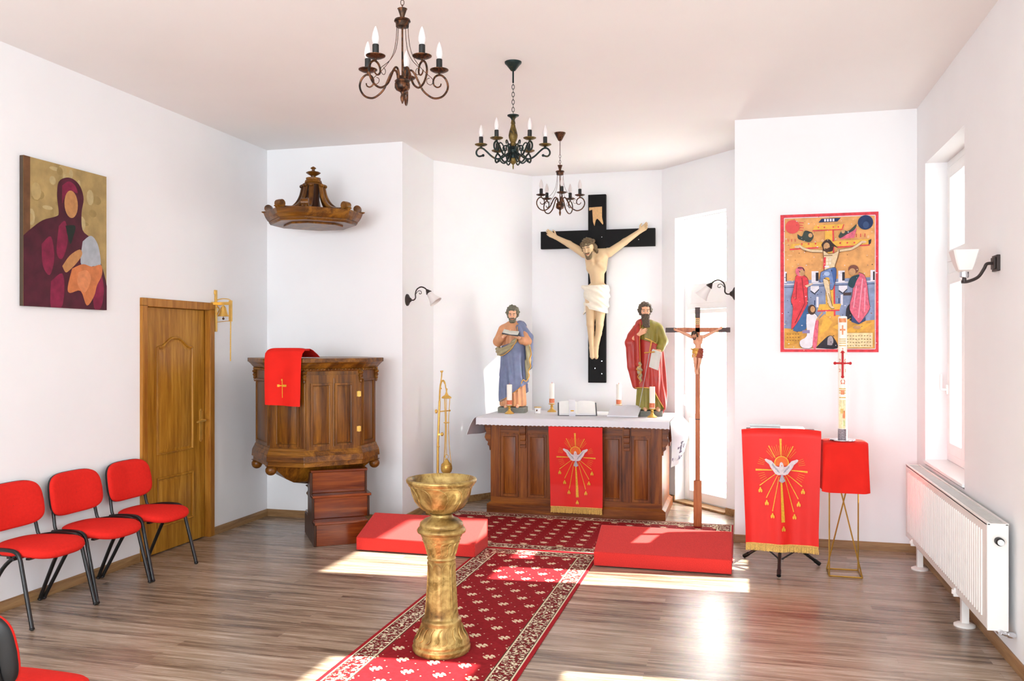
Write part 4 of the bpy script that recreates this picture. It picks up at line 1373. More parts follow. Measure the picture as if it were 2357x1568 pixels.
def SA(u, d, off):                            # on the altar front
    t = d / 0.8
    y = ay0 - 0.127 + 0.06 * min(1, t * 1.4)
    fold = 0.004 * math.cos(u * 24) * t
    y -= fold + 0.010
    return (-1.543 + u * (1 - 0.03 * t), y - off, 0.888 - d)
W_, H_ = 0.53, 0.795
ab = dove_banner('altar_banner', 'red satin banner with a white dove hanging on the altar front', SA, W_, H_, 0.05)
emblem(ab, SA, 0.285, 0.545)
fringe(ab, SA, W_ * 0.985, H_, 0.058)

# ================================================================ CHANDELIERS
def chain(mb, z0, z1, link=0.03, r=0.0018, w=0.008):
    n = max(2, int(abs(z1 - z0) / (link * 0.74)))
    for i in range(n):
        zc = z0 + (z1 - z0) * (i + 0.5) / n
        ax = (1, 0, 0) if i % 2 else (0, 1, 0)
        pts = []
        for j in range(12):
            t = 2 * PI * j / 12
            pts.append(Vector(ax) * (w * math.cos(t)) + Vector((0, 0, zc + link * 0.5 * math.sin(t))))
        mb.tube(pts, r, 5, closed=True)

def chandelier_wire(label, x, y, delta):
    """five scrolled copper-bronze arms hung from thin wire stays"""
    t = thing('chandelier', label, 'chandelier', (x, y, ZC), delta)
    MB().lathe([(0.004, -0.075), (0.014, -0.072), (0.022, -0.06), (0.038, -0.03), (0.048, -0.012), (0.052, 0.0)], (0, 0, 0), 24).build('ceiling_cup', M_BRONZE, t)
    c = MB(); c.tube([(0, 0, -0.07), (0, 0, -0.20)], 0.003, 6); chain(c, -0.20, -0.30); c.build('chain', M_BRONZE, t)
    MB().lathe([(0.006, -0.345), (0.010, -0.335), (0.012, -0.325), (0.021, -0.298), (0.024, -0.293), (0.004, -0.291)], (0, 0, 0), 20).build('top_cup', M_BRONZE, t)
    MB().lathe([(0.006, -0.385), (0.031, -0.380), (0.033, -0.358), (0.040, -0.354), (0.037, -0.345), (0.012, -0.341), (0.006, -0.33)], (0, 0, 0), 24).build('crown_plate', M_BRONZE, t)
    MB().lathe([(0.0045, -0.65), (0.0045, -0.37)], (0, 0, 0), 10).build('stem', M_BRONZE, t)
    MB().lathe([(0.003, -0.75), (0.008, -0.735), (0.010, -0.72), (0.006, -0.705), (0.010, -0.695), (0.030, -0.685), (0.037, -0.675), (0.037, -0.655), (0.034, -0.648), (0.037, -0.642), (0.030, -0.635), (0.012, -0.632), (0.010, -0.62)], (0, 0, 0), 24).build('hub', M_BRONZE, t)
    A = [(0.022, -0.645), (0.028, -0.60), (0.042, -0.585), (0.06, -0.60), (0.078, -0.635), (0.10, -0.675), (0.13, -0.70), (0.16, -0.71), (0.195, -0.70), (0.218, -0.675), (0.227, -0.645), (0.218, -0.615), (0.20, -0.597), (0.182, -0.594), (0.163, -0.604), (0.153, -0.625), (0.156, -0.645), (0.172, -0.655), (0.188, -0.648), (0.192, -0.635)]
    S = [(0.028, -0.375), (0.034, -0.45), (0.05, -0.51), (0.085, -0.56), (0.125, -0.595), (0.15, -0.615), (0.152, -0.632), (0.14, -0.645), (0.124, -0.638), (0.122, -0.62), (0.135, -0.612)]
    for i in range(5):
        m = Matrix.Rotation(2 * PI * i / 5, 4, 'Z')
        a = MB(m)
        pts = smooth_path([(p[0], 0, p[1]) for p in A], 4)
        a.tube(pts, [0.0052 - 0.0022 * max(0, (j / len(pts) - 0.7) / 0.3) for j in range(len(pts))], 8)
        a.lathe([(0.004, -0.596), (0.006, -0.585), (0.010, -0.58)], (0.183, 0, 0), 10)
        arm = a.build('arm', M_BRONZE, t)
        q = MB(m); q.lathe([(0.010, -0.582), (0.030, -0.579), (0.045, -0.571), (0.046, -0.568), (0.030, -0.575), (0.012, -0.577), (0.010, -0.57)], (0.183, 0, 0), 22); q.build('drip_pan', M_BRONZE, arm)
        q = MB(m); q.lathe([(0.014, -0.575), (0.015, -0.573), (0.015, -0.518), (0.013, -0.516)], (0.183, 0, 0), 16); q.build('candle_sleeve', M_SLEEVE, arm)
        q = MB(m); q.lathe([(0.010, -0.517), (0.0165, -0.50), (0.0175, -0.487), (0.014, -0.465), (0.008, -0.445), (0.002, -0.432)], (0.183, 0, 0), 16); q.build('bulb', M_BULB, arm)
        q = MB(Matrix.Rotation(2 * PI * (i + 0.0) / 5 + 0.03, 4, 'Z')); q.tube(smooth_path([(p[0], 0, p[1]) for p in S], 4), 0.0016, 5); q.build('wire_stay', M_BRONZE, t)
    return t
# pan angle measured so that one arm points as in the photo
ch1 = chandelier_wire('nearest chandelier, largest in view, copper scroll arms, its chain cut by the top edge', -1.575, 3.886, math.radians(90 + 14.8 + 1))
c3 = dup(ch1, (-1.576, 7.653, ZC), math.radians(-90 + 14.8 + 2), 'farthest and smallest chandelier, copper scroll arms, hanging beside the top of the black cross')

t = thing('chandelier', 'middle chandelier with dark green baluster stem and six arms', 'chandelier', (-1.487, 5.65, ZC), math.radians(14.8))
MB().lathe([(0.006, -0.062), (0.016, -0.058), (0.03, -0.04), (0.045, -0.02), (0.056, -0.01), (0.058, 0.0)], (0, 0, 0), 28).build('ceiling_cup', M_VERD, t)
c = MB(); c.tube([(0, 0, -0.06), (0, 0, -0.14)], 0.006, 8); chain(c, -0.13, -0.36, 0.034, 0.002, 0.009); c.build('chain', M_VERD, t)
MB().lathe([(0.010, -0.40), (0.014, -0.385), (0.022, -0.375), (0.038, -0.366), (0.040, -0.36), (0.01, -0.358)], (0, 0, 0), 24).build('top_flange', M_VERD, t)
MB().lathe([(0.012, -0.57), (0.018, -0.56), (0.021, -0.55), (0.016, -0.545), (0.024, -0.53), (0.030, -0.51), (0.031, -0.495), (0.026, -0.47), (0.017, -0.44), (0.013, -0.42), (0.016, -0.415), (0.012, -0.395)], (0, 0, 0), 28).build('baluster', M_VERDG, t)
MB().lathe([(0.012, -0.655), (0.019, -0.65), (0.022, -0.635), (0.018, -0.625), (0.026, -0.615), (0.026, -0.595), (0.019, -0.588), (0.024, -0.58), (0.013, -0.568)], (0, 0, 0), 24).build('hub', M_VERD, t)
MB().lathe([(0.003, -0.725), (0.005, -0.71), (0.004, -0.695), (0.010, -0.69), (0.022, -0.68), (0.028, -0.665), (0.026, -0.655), (0.014, -0.648)], (0, 0, 0), 24).build('finial', M_VERDG, t)
A = [(0.02, -0.605), (0.05, -0.63), (0.08, -0.65), (0.113, -0.655), (0.145, -0.638), (0.18, -0.605), (0.205, -0.585), (0.228, -0.583), (0.246, -0.6), (0.248, -0.622), (0.232, -0.638), (0.205, -0.633)]
Sg = [(0.03, -0.64), (0.045, -0.675), (0.065, -0.685), (0.085, -0.67), (0.088, -0.65), (0.07, -0.63)]
Sh = [(0.025, -0.61), (0.035, -0.575), (0.055, -0.565), (0.068, -0.58), (0.06, -0.60), (0.045, -0.595), (0.05, -0.58)]
Si = [(0.06, -0.64), (0.055, -0.60), (0.07, -0.56), (0.085, -0.545), (0.095, -0.555), (0.088, -0.57)]
for i in range(6):
    m = Matrix.Rotation(PI / 3 * i, 4, 'Z')
    a = MB(m)
    a.tube(smooth_path([(p[0], 0, p[1]) for p in A], 4), 0.0062, 8); a.ball((0.203, 0, -0.632), 0.010, 8)
    a.lathe([(0.005, -0.588), (0.009, -0.575), (0.006, -0.57)], (0.217, 0, 0), 10)
    for Q, r in ((Sg, 0.005), (Sh, 0.0048), (Si, 0.0045)): a.tube(smooth_path([(p[0], 0, p[1]) for p in Q], 4), r, 7)
    arm = a.build('arm', M_VERD, t)
    q = MB(m); q.lathe([(0.006, -0.571), (0.025, -0.568), (0.041, -0.561), (0.043, -0.557), (0.025, -0.563), (0.01, -0.562)], (0.217, 0, 0), 22); q.build('drip_pan', M_VERDG, arm)
    q = MB(m); q.lathe([(0.013, -0.565), (0.014, -0.562), (0.014, -0.508), (0.012, -0.506)], (0.217, 0, 0), 16); q.build('candle_sleeve', M_SLEEVE, arm)
    q = MB(m); q.lathe([(0.010, -0.507), (0.0155, -0.49), (0.0165, -0.478), (0.013, -0.456), (0.008, -0.438), (0.002, -0.425)], (0.217, 0, 0), 16); q.build('bulb', M_BULB, arm)

# ================================================================ WALL LAMPS
def sconce(label, loc, sx):
    """plate on a wall facing sx along x, goose-neck arm, frosted bell shade"""
    t = thing('wall_lamp', label, 'lamp', loc, group=None)
    m = Matrix.Scale(sx, 4, (1, 0, 0))
    p = MB(m @ Matrix.Rotation(PI / 2, 4, 'Y'))
    p.lathe([(0.058, 0.0), (0.056, 0.008), (0.045, 0.016), (0.028, 0.024), (0.02, 0.036), (0.012, 0.045)], (0, 0, 0), 28); p.build('wall_plate', M_IRON, t)
    a = MB(m); a.tube(smooth_path([(0.03, 0, 0), (0.065, 0, -0.002), (0.085, 0, 0.018), (0.085, 0, 0.06), (0.10, 0, 0.10), (0.14, 0, 0.122), (0.18, 0, 0.11), (0.205, 0, 0.085)], 5), 0.0065, 8); a.build('arm', M_IRON, t)
    a = MB(m); a.tube(smooth_path([(0.088, 0, 0.055), (0.115, 0, 0.085), (0.14, 0, 0.082), (0.146, 0, 0.062), (0.13, 0, 0.055), (0.122, 0, 0.066)], 5), 0.003, 6); a.build('curl', M_IRON, t)
    d = Vector((0.62, 0, -0.78)).normalized()
    fr_ = frame((0.205, 0, 0.085), Vector((0.78, 0, 0.62)), d)
    a = MB(m @ fr_); a.lathe([(0.010, -0.012), (0.016, 0.0), (0.030, 0.025), (0.028, 0.03), (0.01, 0.03)], (0, 0, 0), 20); a.build('socket', M_IRON, t)
    a = MB(m @ fr_); a.lathe([(0.022, 0.028), (0.030, 0.045), (0.038, 0.08), (0.05, 0.115), (0.064, 0.14), (0.061, 0.14), (0.046, 0.113), (0.034, 0.08), (0.026, 0.045), (0.018, 0.03)], (0, 0, 0), 28); a.build('glass_shade', M_SHADE, t)
    return t
sconce('goose-neck wall lamp on the left jamb of the altar niche', (AX0, 7.72, 2.112), 1)
sconce('goose-neck wall lamp on the right jamb of the altar niche', (AX1, 7.78, 2.13), -1)
t = thing('wall_lamp', 'wall lamp with square dark plate and tapered white glass shade beside the window', 'lamp', (XR, 5.33, 2.14))
p = MB(); p.box(-0.018, 0, -0.05, 0.05, -0.045, 0.045); p.box(-0.028, -0.018, -0.035, 0.035, -0.033, 0.033); p.build('wall_plate', M_IRON, t, 0.003)
a = MB(); a.tube(smooth_path([(-0.02, 0, 0.0), (-0.055, 0, -0.002), (-0.07, 0, -0.03), (-0.10, 0, -0.075), (-0.15, 0, -0.098), (-0.185, 0, -0.10)], 5), 0.009, 8); a.lathe([(0.009, -0.104), (0.012, -0.085), (0.009, -0.075)], (-0.17, 0, 0), 12); a.build('arm', M_IRON, t)
MB().lathe([(0.02, -0.078), (0.024, -0.074), (0.024, -0.045), (0.02, -0.04)], (-0.17, 0, 0), 18).build('socket', M_CHROME, t)
s_ = MB()
def sq(k): return [(-0.17 + x * k, y * k) for x, y in [(1, -0.86), (1, 0.86), (0.86, 1), (-0.86, 1), (-1, 0.86), (-1, -0.86), (-0.86, -1), (0.86, -1)]]
for (k0, z0), (k1, z1) in zip([(0.024, -0.045), (0.036, -0.035), (0.05, 0.005)], [(0.036, -0.035), (0.05, 0.005), (0.068, 0.075)]): s_.prism(sq(k0), z0, z1, 0, sq(k1))
s_.build('glass_shade', M_SHADE, t)

# ================================================================ BRASS CENSER STAND IN THE NICHE
bx, by = -2.914, 8.15
t = thing('censer_stand', 'slender brass stand with a curved hook beside the left wall of the altar niche', 'stand', (bx, by, 0), math.radians(14.8))
MB().lathe([(0.13, 0.0), (0.13, 0.012), (0.10, 0.025), (0.05, 0.035), (0.03, 0.06), (0.016, 0.08)], (0, 0, 0), 32).build('foot', M_BRASS, t)
p = MB(); p.tube([(-0.012, 0, 0.07), (-0.008, 0, 0.7), (0.008, 0, 1.12)], [0.013, 0.012, 0.011], 12); p.lathe([(0.014, 0.66), (0.017, 0.665), (0.014, 0.67)], (-0.006, 0, 0), 14)
p.tube(smooth_path([(0.008, 0, 1.11), (0.012, 0, 1.22), (0.022, 0, 1.30), (0.045, 0, 1.325), (0.064, 0, 1.29), (0.07, 0, 1.255), (0.078, 0, 1.235), (0.085, 0, 1.245)], 5), [0.009] * 20 + [0.006] * 16, 8)
p.tube(smooth_path([(0.018, 0, 1.29), (0.028, 0, 1.36), (0.030, 0, 1.40)], 4), 0.006, 8); p.ball((0.030, 0, 1.412), 0.012, 10); p.tube([(0.015, 0, 1.417), (0.045, 0, 1.421)], 0.006, 8)
p.tube(smooth_path([(0.035, 0, 1.33), (0.018, 0, 1.27), (0.03, 0, 1.24)], 4), 0.005, 6)
p.build('pole', M_BRASS, t)
p = MB(); p.tube([(0.0, 0, 1.015), (0.11, 0, 1.025)], 0.006, 8); p.ball((0.11, 0, 1.025), 0.010, 8); p.ball((-0.024, -0.01, 1.018), (0.016, 0.016, 0.022), 10)
p.build('bracket', M_BRASS, t)
p = MB(); p.ball((0.035, -0.012, 0.79), (0.016, 0.016, 0.02), 10); p.box(-0.005, 0.035, -0.015, 0.005, 0.78, 0.795); p.build('incense_spoon_holder', M_BRASS, t)
hk = Matrix.Rotation(math.radians(14.8), 4, 'Z') @ Vector((0.078, 0, 0))
t = thing('censer', 'brass censer hanging on long chains from the slender stand', 'censer', (bx + hk.x, by + hk.y, 0.0))
MB().lathe([(0.04, 1.145), (0.052, 1.15), (0.045, 1.165), (0.02, 1.18), (0.01, 1.20), (0.006, 1.22), (0.01, 1.235)], (0, 0, 0), 20).build('chain_cap', M_BRASS, t)
for i in range(3):
    a = 2 * PI * i / 3 + 0.5
    c_ = MB(); c_.tube(smooth_path([(0.034 * math.cos(a), 0.034 * math.sin(a), 1.15), (0.02 * math.cos(a), 0.02 * math.sin(a), 0.9), (0.03 * math.cos(a), 0.03 * math.sin(a), 0.65), (0.05 * math.cos(a), 0.05 * math.sin(a), 0.47)], 4), 0.0035, 6); c_.build('chain', M_BRASS, t)
c_ = MB(); c_.tube([(0, 0, 1.16), (0, 0, 0.58)], 0.003, 6); c_.lathe([(0.028, 0.90), (0.031, 0.905), (0.028, 0.91)], (0, 0, 0), 16); c_.tube(arc((0, 0, 0.565), 0.02, 0, 360, 14), 0.003, 6); c_.build('lid_chain', M_BRASS, t)
MB().lathe([(0.012, 0.54), (0.018, 0.53), (0.03, 0.51), (0.052, 0.49), (0.055, 0.475)], (0, 0, 0), 24).build('lid', M_BRASS, t)
MB().lathe([(0.045, 0.36), (0.045, 0.37), (0.02, 0.38), (0.025, 0.39), (0.05, 0.415), (0.058, 0.445), (0.056, 0.472)], (0, 0, 0), 24).build('bowl', M_BRASS, t)

# ================================================================ BRASS SANCTUARY BELL
t = thing('wall_bell', 'small brass bell in a cross-shaped wall bracket above the door corner', 'bell', (XL, 6.735, 1.8))
b = MB(); b.box(0.003, 0.016, -0.022, 0.006, 0.0, 0.36); b.box(0.003, 0.03, -0.075, 0.06, 0.235, 0.26); b.box(0.002, 0.012, -0.028, 0.012, 0.33, 0.37)
b.build('wall_cross', M_BRASS, t, 0.002)
b = MB(); b.box(0.0, 0.165, -0.012, 0.004, 0.236, 0.262); b.tube(smooth_path([(0.01, -0.004, 0.28), (0.08, -0.004, 0.292), (0.15, -0.004, 0.28), (0.16, -0.004, 0.24)], 5), 0.004, 6); b.box(0.142, 0.166, -0.014, 0.006, 0.09, 0.275); b.tube([(0.01, -0.004, 0.085), (0.15, -0.004, 0.095)], 0.003, 6)
b.tube(smooth_path([(0.015, -0.004, 0.23), (0.04, -0.004, 0.20), (0.03, -0.004, 0.17), (0.015, -0.004, 0.15)], 5), 0.006, 6)
b.build('bracket_arm', M_BRASS, t)
b = MB(); b.lathe([(0.050, 0.135), (0.047, 0.142), (0.036, 0.16), (0.029, 0.185), (0.024, 0.21), (0.015, 0.224), (0.006, 0.232), (0.006, 0.24)], (0.082, -0.004, 0), 28); bo = b.build('bell', M_BRASS, t)
b = MB(); b.tube([(0.082, -0.004, 0.18), (0.082, -0.004, 0.12)], 0.003, 6); b.ball((0.082, -0.004, 0.115), 0.011, 10); b.build('clapper', M_BRONZE, t)
b = MB(); b.tube([(0.155, -0.004, 0.1), (0.153, -0.004, -0.26)], 0.0055, 8); b.build('pull_rod', M_FRINGE, t)

# ================================================================ LECTERN WITH DOVE BANNER
lx_, ly_ = 0.294, 6.845
t = thing('lectern_stand', 'black tripod lectern stand carrying the large dove banner', 'stand', (lx_, ly_, 0))
p = MB(); p.tube([(0, 0, 0.14), (0, 0, 0.62)], 0.016, 12); p.tube([(0, 0, 0.55), (0, 0, 1.0)], 0.012, 12); p.lathe([(0.026, 0.20), (0.026, 0.25), (0.018, 0.255)], (0, 0, 0), 16); p.lathe([(0.024, 0.04), (0.024, 0.06)], (0, 0, 0), 14)
p.tube([(0, 0, 0.045), (0, 0, 0.2)], 0.009, 10)
p.build('pole', M_CHROME, t)
for (fx, fy) in ((-0.024, -0.315), (0.285, 0.105), (-0.261, 0.21)):
    l = MB(); l.tube([(fx * 0.06, fy * 0.06, 0.23), (fx, fy, 0.018)], 0.0125, 10); l.tube([(fx * 0.88, fy * 0.88, 0.045), (fx * 1.02, fy * 1.02, 0.014)], 0.016, 10)
    l.build('leg', M_BLACK, t)
    l = MB(); l.tube([(0, 0, 0.052), (fx * 0.48, fy * 0.48, 0.135)], 0.007, 8); l.build('brace', M_BLACK, t)
d = MB(); d.box(-0.25, 0.25, -0.15, 0.12, 1.028, 1.04); d.box(-0.03, 0.03, -0.03, 0.03, 0.97, 1.03)
d.build('desk', M_BLACKP, t, 0.003)
bk = MB(); bk.box(-0.20, 0.02, -0.08, 0.11, 0, 0.022, 0); bk.box(0.02, 0.19, -0.06, 0.10, 0, 0.012, 0); bk.box(-0.203, 0.02, -0.084, 0.113, 0.022, 0.025, 1)
o = bk.build('songbook', [M_PAPER, M_COVER], None, 0.001); o.location = (lx_ - 0.02, ly_, 1.0465)
tag(o, 'thin white booklet lying on top of the lectern behind the dove banner', 'book')
def SB(u, dd, off):
    tt = dd / 0.86
    fold = 0.010 * math.cos(u * 19 + 0.6) * (0.3 + tt) + 0.006 * math.sin(u * 41 + 2) * tt
    edge = 0.012 * (abs(u) / 0.28) ** 4 * (1 - tt)
    y = ly_ - 0.165 + 0.01 * tt - fold - off + 0.03 * (1 - min(1, dd / 0.03)) 
    return (lx_ - 0.003 + u * (1 - 0.085 * min(1, tt * 1.15)) + 0.006 * tt, y, 1.062 - dd - 0.006 * (u / 0.28) ** 2 * (1 - tt) - edge * 0.6)
W2_, H2_ = 0.565, 0.865
bb = dove_banner('lectern_banner', 'large red satin banner with a white dove covering the tripod lectern', SB, W2_, H2_, 0.06)
emblem(bb, SB, 0.293, 0.535)
fringe(bb, SB, W2_ * 0.99, H2_, 0.052)

# ================================================================ CANDLE PEDESTAL
px_, py_ = 0.737, 6.755
t = thing('candle_pedestal', 'tall gold wire pedestal standing beside the lectern', 'pedestal', (px_, py_, 0))
B4 = [(-0.112, -0.108), (0.112, -0.112), (0.110, 0.108), (-0.111, 0.102)]
T4 = [(-0.145, -0.145), (0.145, -0.145), (0.145, 0.145), (-0.145, 0.145)]
r = MB(); r.tube([(x, y, 0.007) for x, y in B4], 0.006, 4, closed=True); r.build('base_ring', M_WIRE, t)
r = MB(); r.tube([(x * 0.85, y * 0.85, 0.962) for x, y in T4], 0.006, 4, closed=True); r.build('top_ring', M_WIRE, t)
Q4 = [(-0.112, -0.108), (0.112, -0.108), (0.112, 0.104), (-0.112, 0.104)]
for a, b in ((0, 0), (2, 2), (1, 0), (3, 2)):
    r = MB(); r.tube([(Q4[b][0], Q4[b][1], 0.962), (B4[a][0], B4[a][1], 0.007)], 0.0055, 6); r.build('rod', M_WIRE, t)
MB().prism([(x * 0.8, y * 0.8) for x, y in T4], 0.964, 0.972).build('top_plate', M_WIRE, t)
def sup4(a, p=5.0):
    c, s = math.cos(a), math.sin(a)
    return (abs(c) ** (2 / p)) * (1 if c >= 0 else -1), (abs(s) ** (2 / p)) * (1 if s >= 0 else -1)
def skirt(a, b):
    th = 2 * PI * a
    cx, sy = sup4(th, 6)
    if b < 0.3:
        k = b / 0.3; R_ = 0.150 * k + 0.001; z = 0.979 - 0.001 * k
        return (px_ + cx * R_, py_ + sy * R_, z - 0.006 * max(0, abs(cx * sy) - 0.5) * k)
    k = (b - 0.3) / 0.7
    R_ = 0.152 + 0.012 * k ** 0.7 + 0.012 * abs(math.sin(2 * th)) ** 10 * k + (0.006 * math.sin(th * 5 + 0.6) + 0.004 * math.sin(th * 9)) * k
    return (px_ + cx * R_, py_ + sy * R_, 0.976 - 0.012 * abs(cx * sy) ** 6 - (0.352 + 0.006 * math.sin(th * 3)) * k)
o = MB().sheet(skirt, 96, 26, 0.0025).build('pedestal_cloth', M_REDC, None, angle=70)
tag(o, 'red cloth draped over the gold wire pedestal under the tall candle', 'cloth')
pl = MB().lathe([(0.02, 0.0), (0.085, 0.0), (0.092, 0.006), (0.09, 0.012), (0.03, 0.012)], (0, 0, 0), 32).build('candle_plate', M_CHROME, None)
pl.location = (px_ - 0.012, py_ - 0.02, 0.981)
tag(pl, 'round silver plate under the tall decorated candle', 'plate')
cz0 = 0.9935
ca_ = thing('paschal_candle', 'tall white candle with a red cross, letters and numbers on the red draped pedestal', 'candle', (px_ - 0.012, py_ - 0.02, cz0))
MB().lathe([(0.031, 0.0), (0.031, 0.895), (0.027, 0.9), (0.006, 0.898)], (0, 0, 0), 40).build('wax_body', M_CANDLE, ca_)
MB().tube([(0, 0, 0.89), (0.001, 0, 0.915)], 0.002, 6).build('wick', M_SLEEVE, ca_)
MB().lathe([(0.0315, 0.0), (0.0325, 0.001), (0.0325, 0.075), (0.0315, 0.076)], (0, 0, 0), 40).build('printed_foot_band', plain('foot_band_print', '#8c7f84', 0.5, var=0.45, scale=120), ca_)
CF = math.radians(-96)                        # direction on the candle that faces the nave
def wrap(x, z, off=0.0):
    a = CF + x / 0.031
    return ((0.031 + off) * math.cos(a), (0.031 + off) * math.sin(a), z)
def decal(mb, x0, x1, z0, z1, m=0, off=0.0006):
    n = 5
    vs = [wrap(x0 + (x1 - x0) * i / n, z, off) for i in range(n + 1) for z in (z0, z1)]
    mb.add(vs, [(2 * i, 2 * i + 2, 2 * i + 3, 2 * i + 1) for i in range(n)], m)
def text_poly(s, size):
    cu = bpy.data.curves.new('letters', 'FONT'); cu.body = s; cu.size = size; cu.align_x = 'CENTER'; cu.resolution_u = 3; cu.offset = 0.0006
    ob = bpy.data.objects.new('letters', cu); COL.objects.link(ob)
    dg = bpy.context.evaluated_depsgraph_get(); me = bpy.data.meshes.new_from_object(ob.evaluated_get(dg))
    v = [tuple(q.co) for q in me.vertices]; f = [tuple(q.vertices) for q in me.polygons]
    bpy.data.objects.remove(ob); bpy.data.curves.remove(cu); bpy.data.meshes.remove(me)
    return v, f
for nm, s, x, z, sz in (('letter', 'A', 0.0, 0.632, 0.052), ('letter', 'Ω', 0.002, 0.405, 0.046), ('numeral', '2', -0.020, 0.565, 0.034), ('numeral', '0', 0.021, 0.565, 0.034), ('numeral', '2', -0.020, 0.492, 0.034), ('numeral', '1', 0.021, 0.492, 0.034)):
    v, f = text_poly(s, sz); mb = MB(); mb.add([wrap(x + p[0], z + p[1], 0.0007) for p in v], f); mb.build(nm, M_CANDLER, ca_, smooth=False)
k = MB(); F_ = 0.034
k.tube([wrap(0, 0.455, 0.005), wrap(0, 0.64, 0.005)], 0.0075, 8)
a = Vector(wrap(0, 0.557, 0.006)); ex = Vector((-math.sin(CF), math.cos(CF), 0))
k.tube([a - ex * 0.052, a + ex * 0.052], 0.0065, 8)
for q in (a - ex * 0.052, a + ex * 0.052): k.ball(q, 0.0115, 10)
for z in (0.458, 0.555, 0.638): k.ball(wrap(0, z, 0.005), 0.0115, 10)
k.build('red_cross', plain('red_wax', '#c3151c', 0.4), ca_)
M_CGOLD = plain('gold_print', '#dbb766', 0.5, var=0.2, scale=90); M_COR = plain('orange_print', '#e98e5c', 0.5, var=0.25, scale=80); M_CYEL = plain('yellow_print', '#eedd9a', 0.5, var=0.2, scale=60); M_CGRN = plain('green_print', '#cfd596', 0.5, var=0.2, scale=60)
k = MB()
decal(k, -0.028, 0.028, 0.855, 0.885, 1); decal(k, -0.005, 0.005, 0.765, 0.835, 1); decal(k, -0.02, 0.02, 0.795, 0.807, 1)
for z in (0.70, 0.715, 0.73, 0.682): decal(k, -0.026, 0.026, z, z + 0.007, 0)
k.build('printed_ornament', [M_CGOLD, M_COR, M_CYEL, M_CGRN], ca_, smooth=False)
k = MB()
for z in (0.335, 0.352, 0.366, 0.302): decal(k, -0.026, 0.026, z, z + 0.008, 0)
decal(k, -0.012, 0.012, 0.328, 0.362, 1, 0.0008); decal(k, -0.028, 0.028, 0.08, 0.29, 2, 0.0004); decal(k, 0.0, 0.018, 0.155, 0.21, 1, 0.0007); decal(k, -0.012, 0.006, 0.19, 0.225, 0, 0.0009); decal(k, 0.004, 0.02, 0.10, 0.14, 3, 0.0007)
k.build('printed_ornament', [M_CGOLD, M_COR, M_CYEL, M_CGRN], ca_, smooth=False)

# ================================================================ THINGS ON THE ALTAR
TZ = az + 0.0005
def stick(loc, h, label):
    o = MB().lathe([(0.048, 0.0), (0.05, 0.006), (0.044, 0.012), (0.030, 0.022), (0.016, 0.034), (0.012, 0.05), (0.018, 0.058), (0.012, 0.064), (0.014, 0.074), (0.036, 0.084), (0.038, 0.088), (0.02, 0.09)], (0, 0, 0), 28).build('candlestick', M_BRASS, None)
    o.location = loc
    return tag(o, label, 'candlestick', 'brass candlesticks on the altar')
def candle(loc, label, h=0.215):
    t = thing('altar_candle', label, 'candle', (loc[0], loc[1], loc[2] + 0.0905), group='white candles on the altar')
    MB().lathe([(0.0275, 0.0), (0.0275, h - 0.004), (0.025, h), (0.004, h - 0.001)], (0, 0, 0), 28).build('wax_body', M_CANDLE, t)
    MB().tube([(0, 0, h - 0.004), (0.002, 0, h + 0.014)], 0.0025, 6).build('wick', M_CANDLER, t)
    MB().lathe([(0.0278, 0.006), (0.0282, 0.008), (0.0282, 0.05), (0.0278, 0.052)], (0, 0, 0), 28).build('printed_band', M_CANDLER, t)
for x, y, w1, w2 in ((-2.33, 8.70, 'brass candlestick in front of the blue robed statue', 'white candle in front of the blue robed statue'),
                     (-1.955, 9.06, 'brass candlestick between the cup and the open book', 'white candle between the cup and the open book'),
                     (-1.235, 9.06, 'brass candlestick mostly hidden behind the white cloth-covered slab', 'white candle rising behind the white cloth-covered slab'),
                     (-0.845, 8.63, 'brass candlestick in front of the red robed statue', 'white candle in front of the red robed statue')):
    stick((x, y, TZ), 0.09, w1); candle((x, y, TZ), w2)
t = thing('cup', 'small white cup with a gold rim beside the blue robed statue', 'cup', (-2.05, 8.80, TZ))
MB().lathe([(0.032, 0.0), (0.034, 0.003), (0.028, 0.010), (0.031, 0.03), (0.036, 0.062), (0.033, 0.062), (0.027, 0.03), (0.01, 0.015)], (0, 0, 0), 28).build('bowl', M_CERAM, t)
MB().lathe([(0.034, 0.063), (0.039, 0.065), (0.039, 0.070), (0.034, 0.071)], (0, 0, 0), 28).build('rim', M_BRASS, t)
k = MB(); k.tube([(-0.008, -0.036, 0.03), (0.008, -0.036, 0.042)], 0.004, 6); k.tube([(0.0, -0.0355, 0.026), (-0.006, -0.036, 0.044)], 0.004, 6); k.lathe([(0.035, 0.001), (0.0355, 0.003)], (0, 0, 0), 28)
k.build('emblem', M_BRONZE, t)
# open book on a low slanted stand
t = thing('open_book', 'large open book with a white ribbon lying slanted on the altar', 'book', (-1.595, 8.62, TZ), math.radians(12))
R_ = Matrix.Rotation(math.radians(28), 4, 'X')
def leafs(sx):
    m = MB(R_)
    pr = [(0.0, 0.020), (0.03, 0.034), (0.08, 0.036), (0.15, 0.030), (0.185, 0.024), (0.185, 0.008), (0.0, 0.008)]
    o2 = MB(); o2.prism([(sx * p[0], p[1]) for p in pr], 0, 0.235)
    m.add([(v[0], v[2], v[1]) for v in o2.v], o2.f)
    return m
for sx in (-1, 1): leafs(sx).build('pages', M_PAPER, t)
m = MB(R_); m.box(-0.2, 0.2, -0.008, 0.243, 0.0, 0.008); m.build('cover', M_COVER, t, 0.002)
m = MB(R_); m.box(-0.085, -0.02, -0.012, 0.245, 0.038, 0.0405); m.box(-0.085, -0.02, -0.014, -0.011, -0.002, 0.04); rb = m.build('ribbon', M_LINEN, t)
m = MB(R_); m.ball((-0.052, 0.03, 0.042), (0.02, 0.012, 0.002), 12); m.build('ribbon_emblem', M_GOLDT, rb)
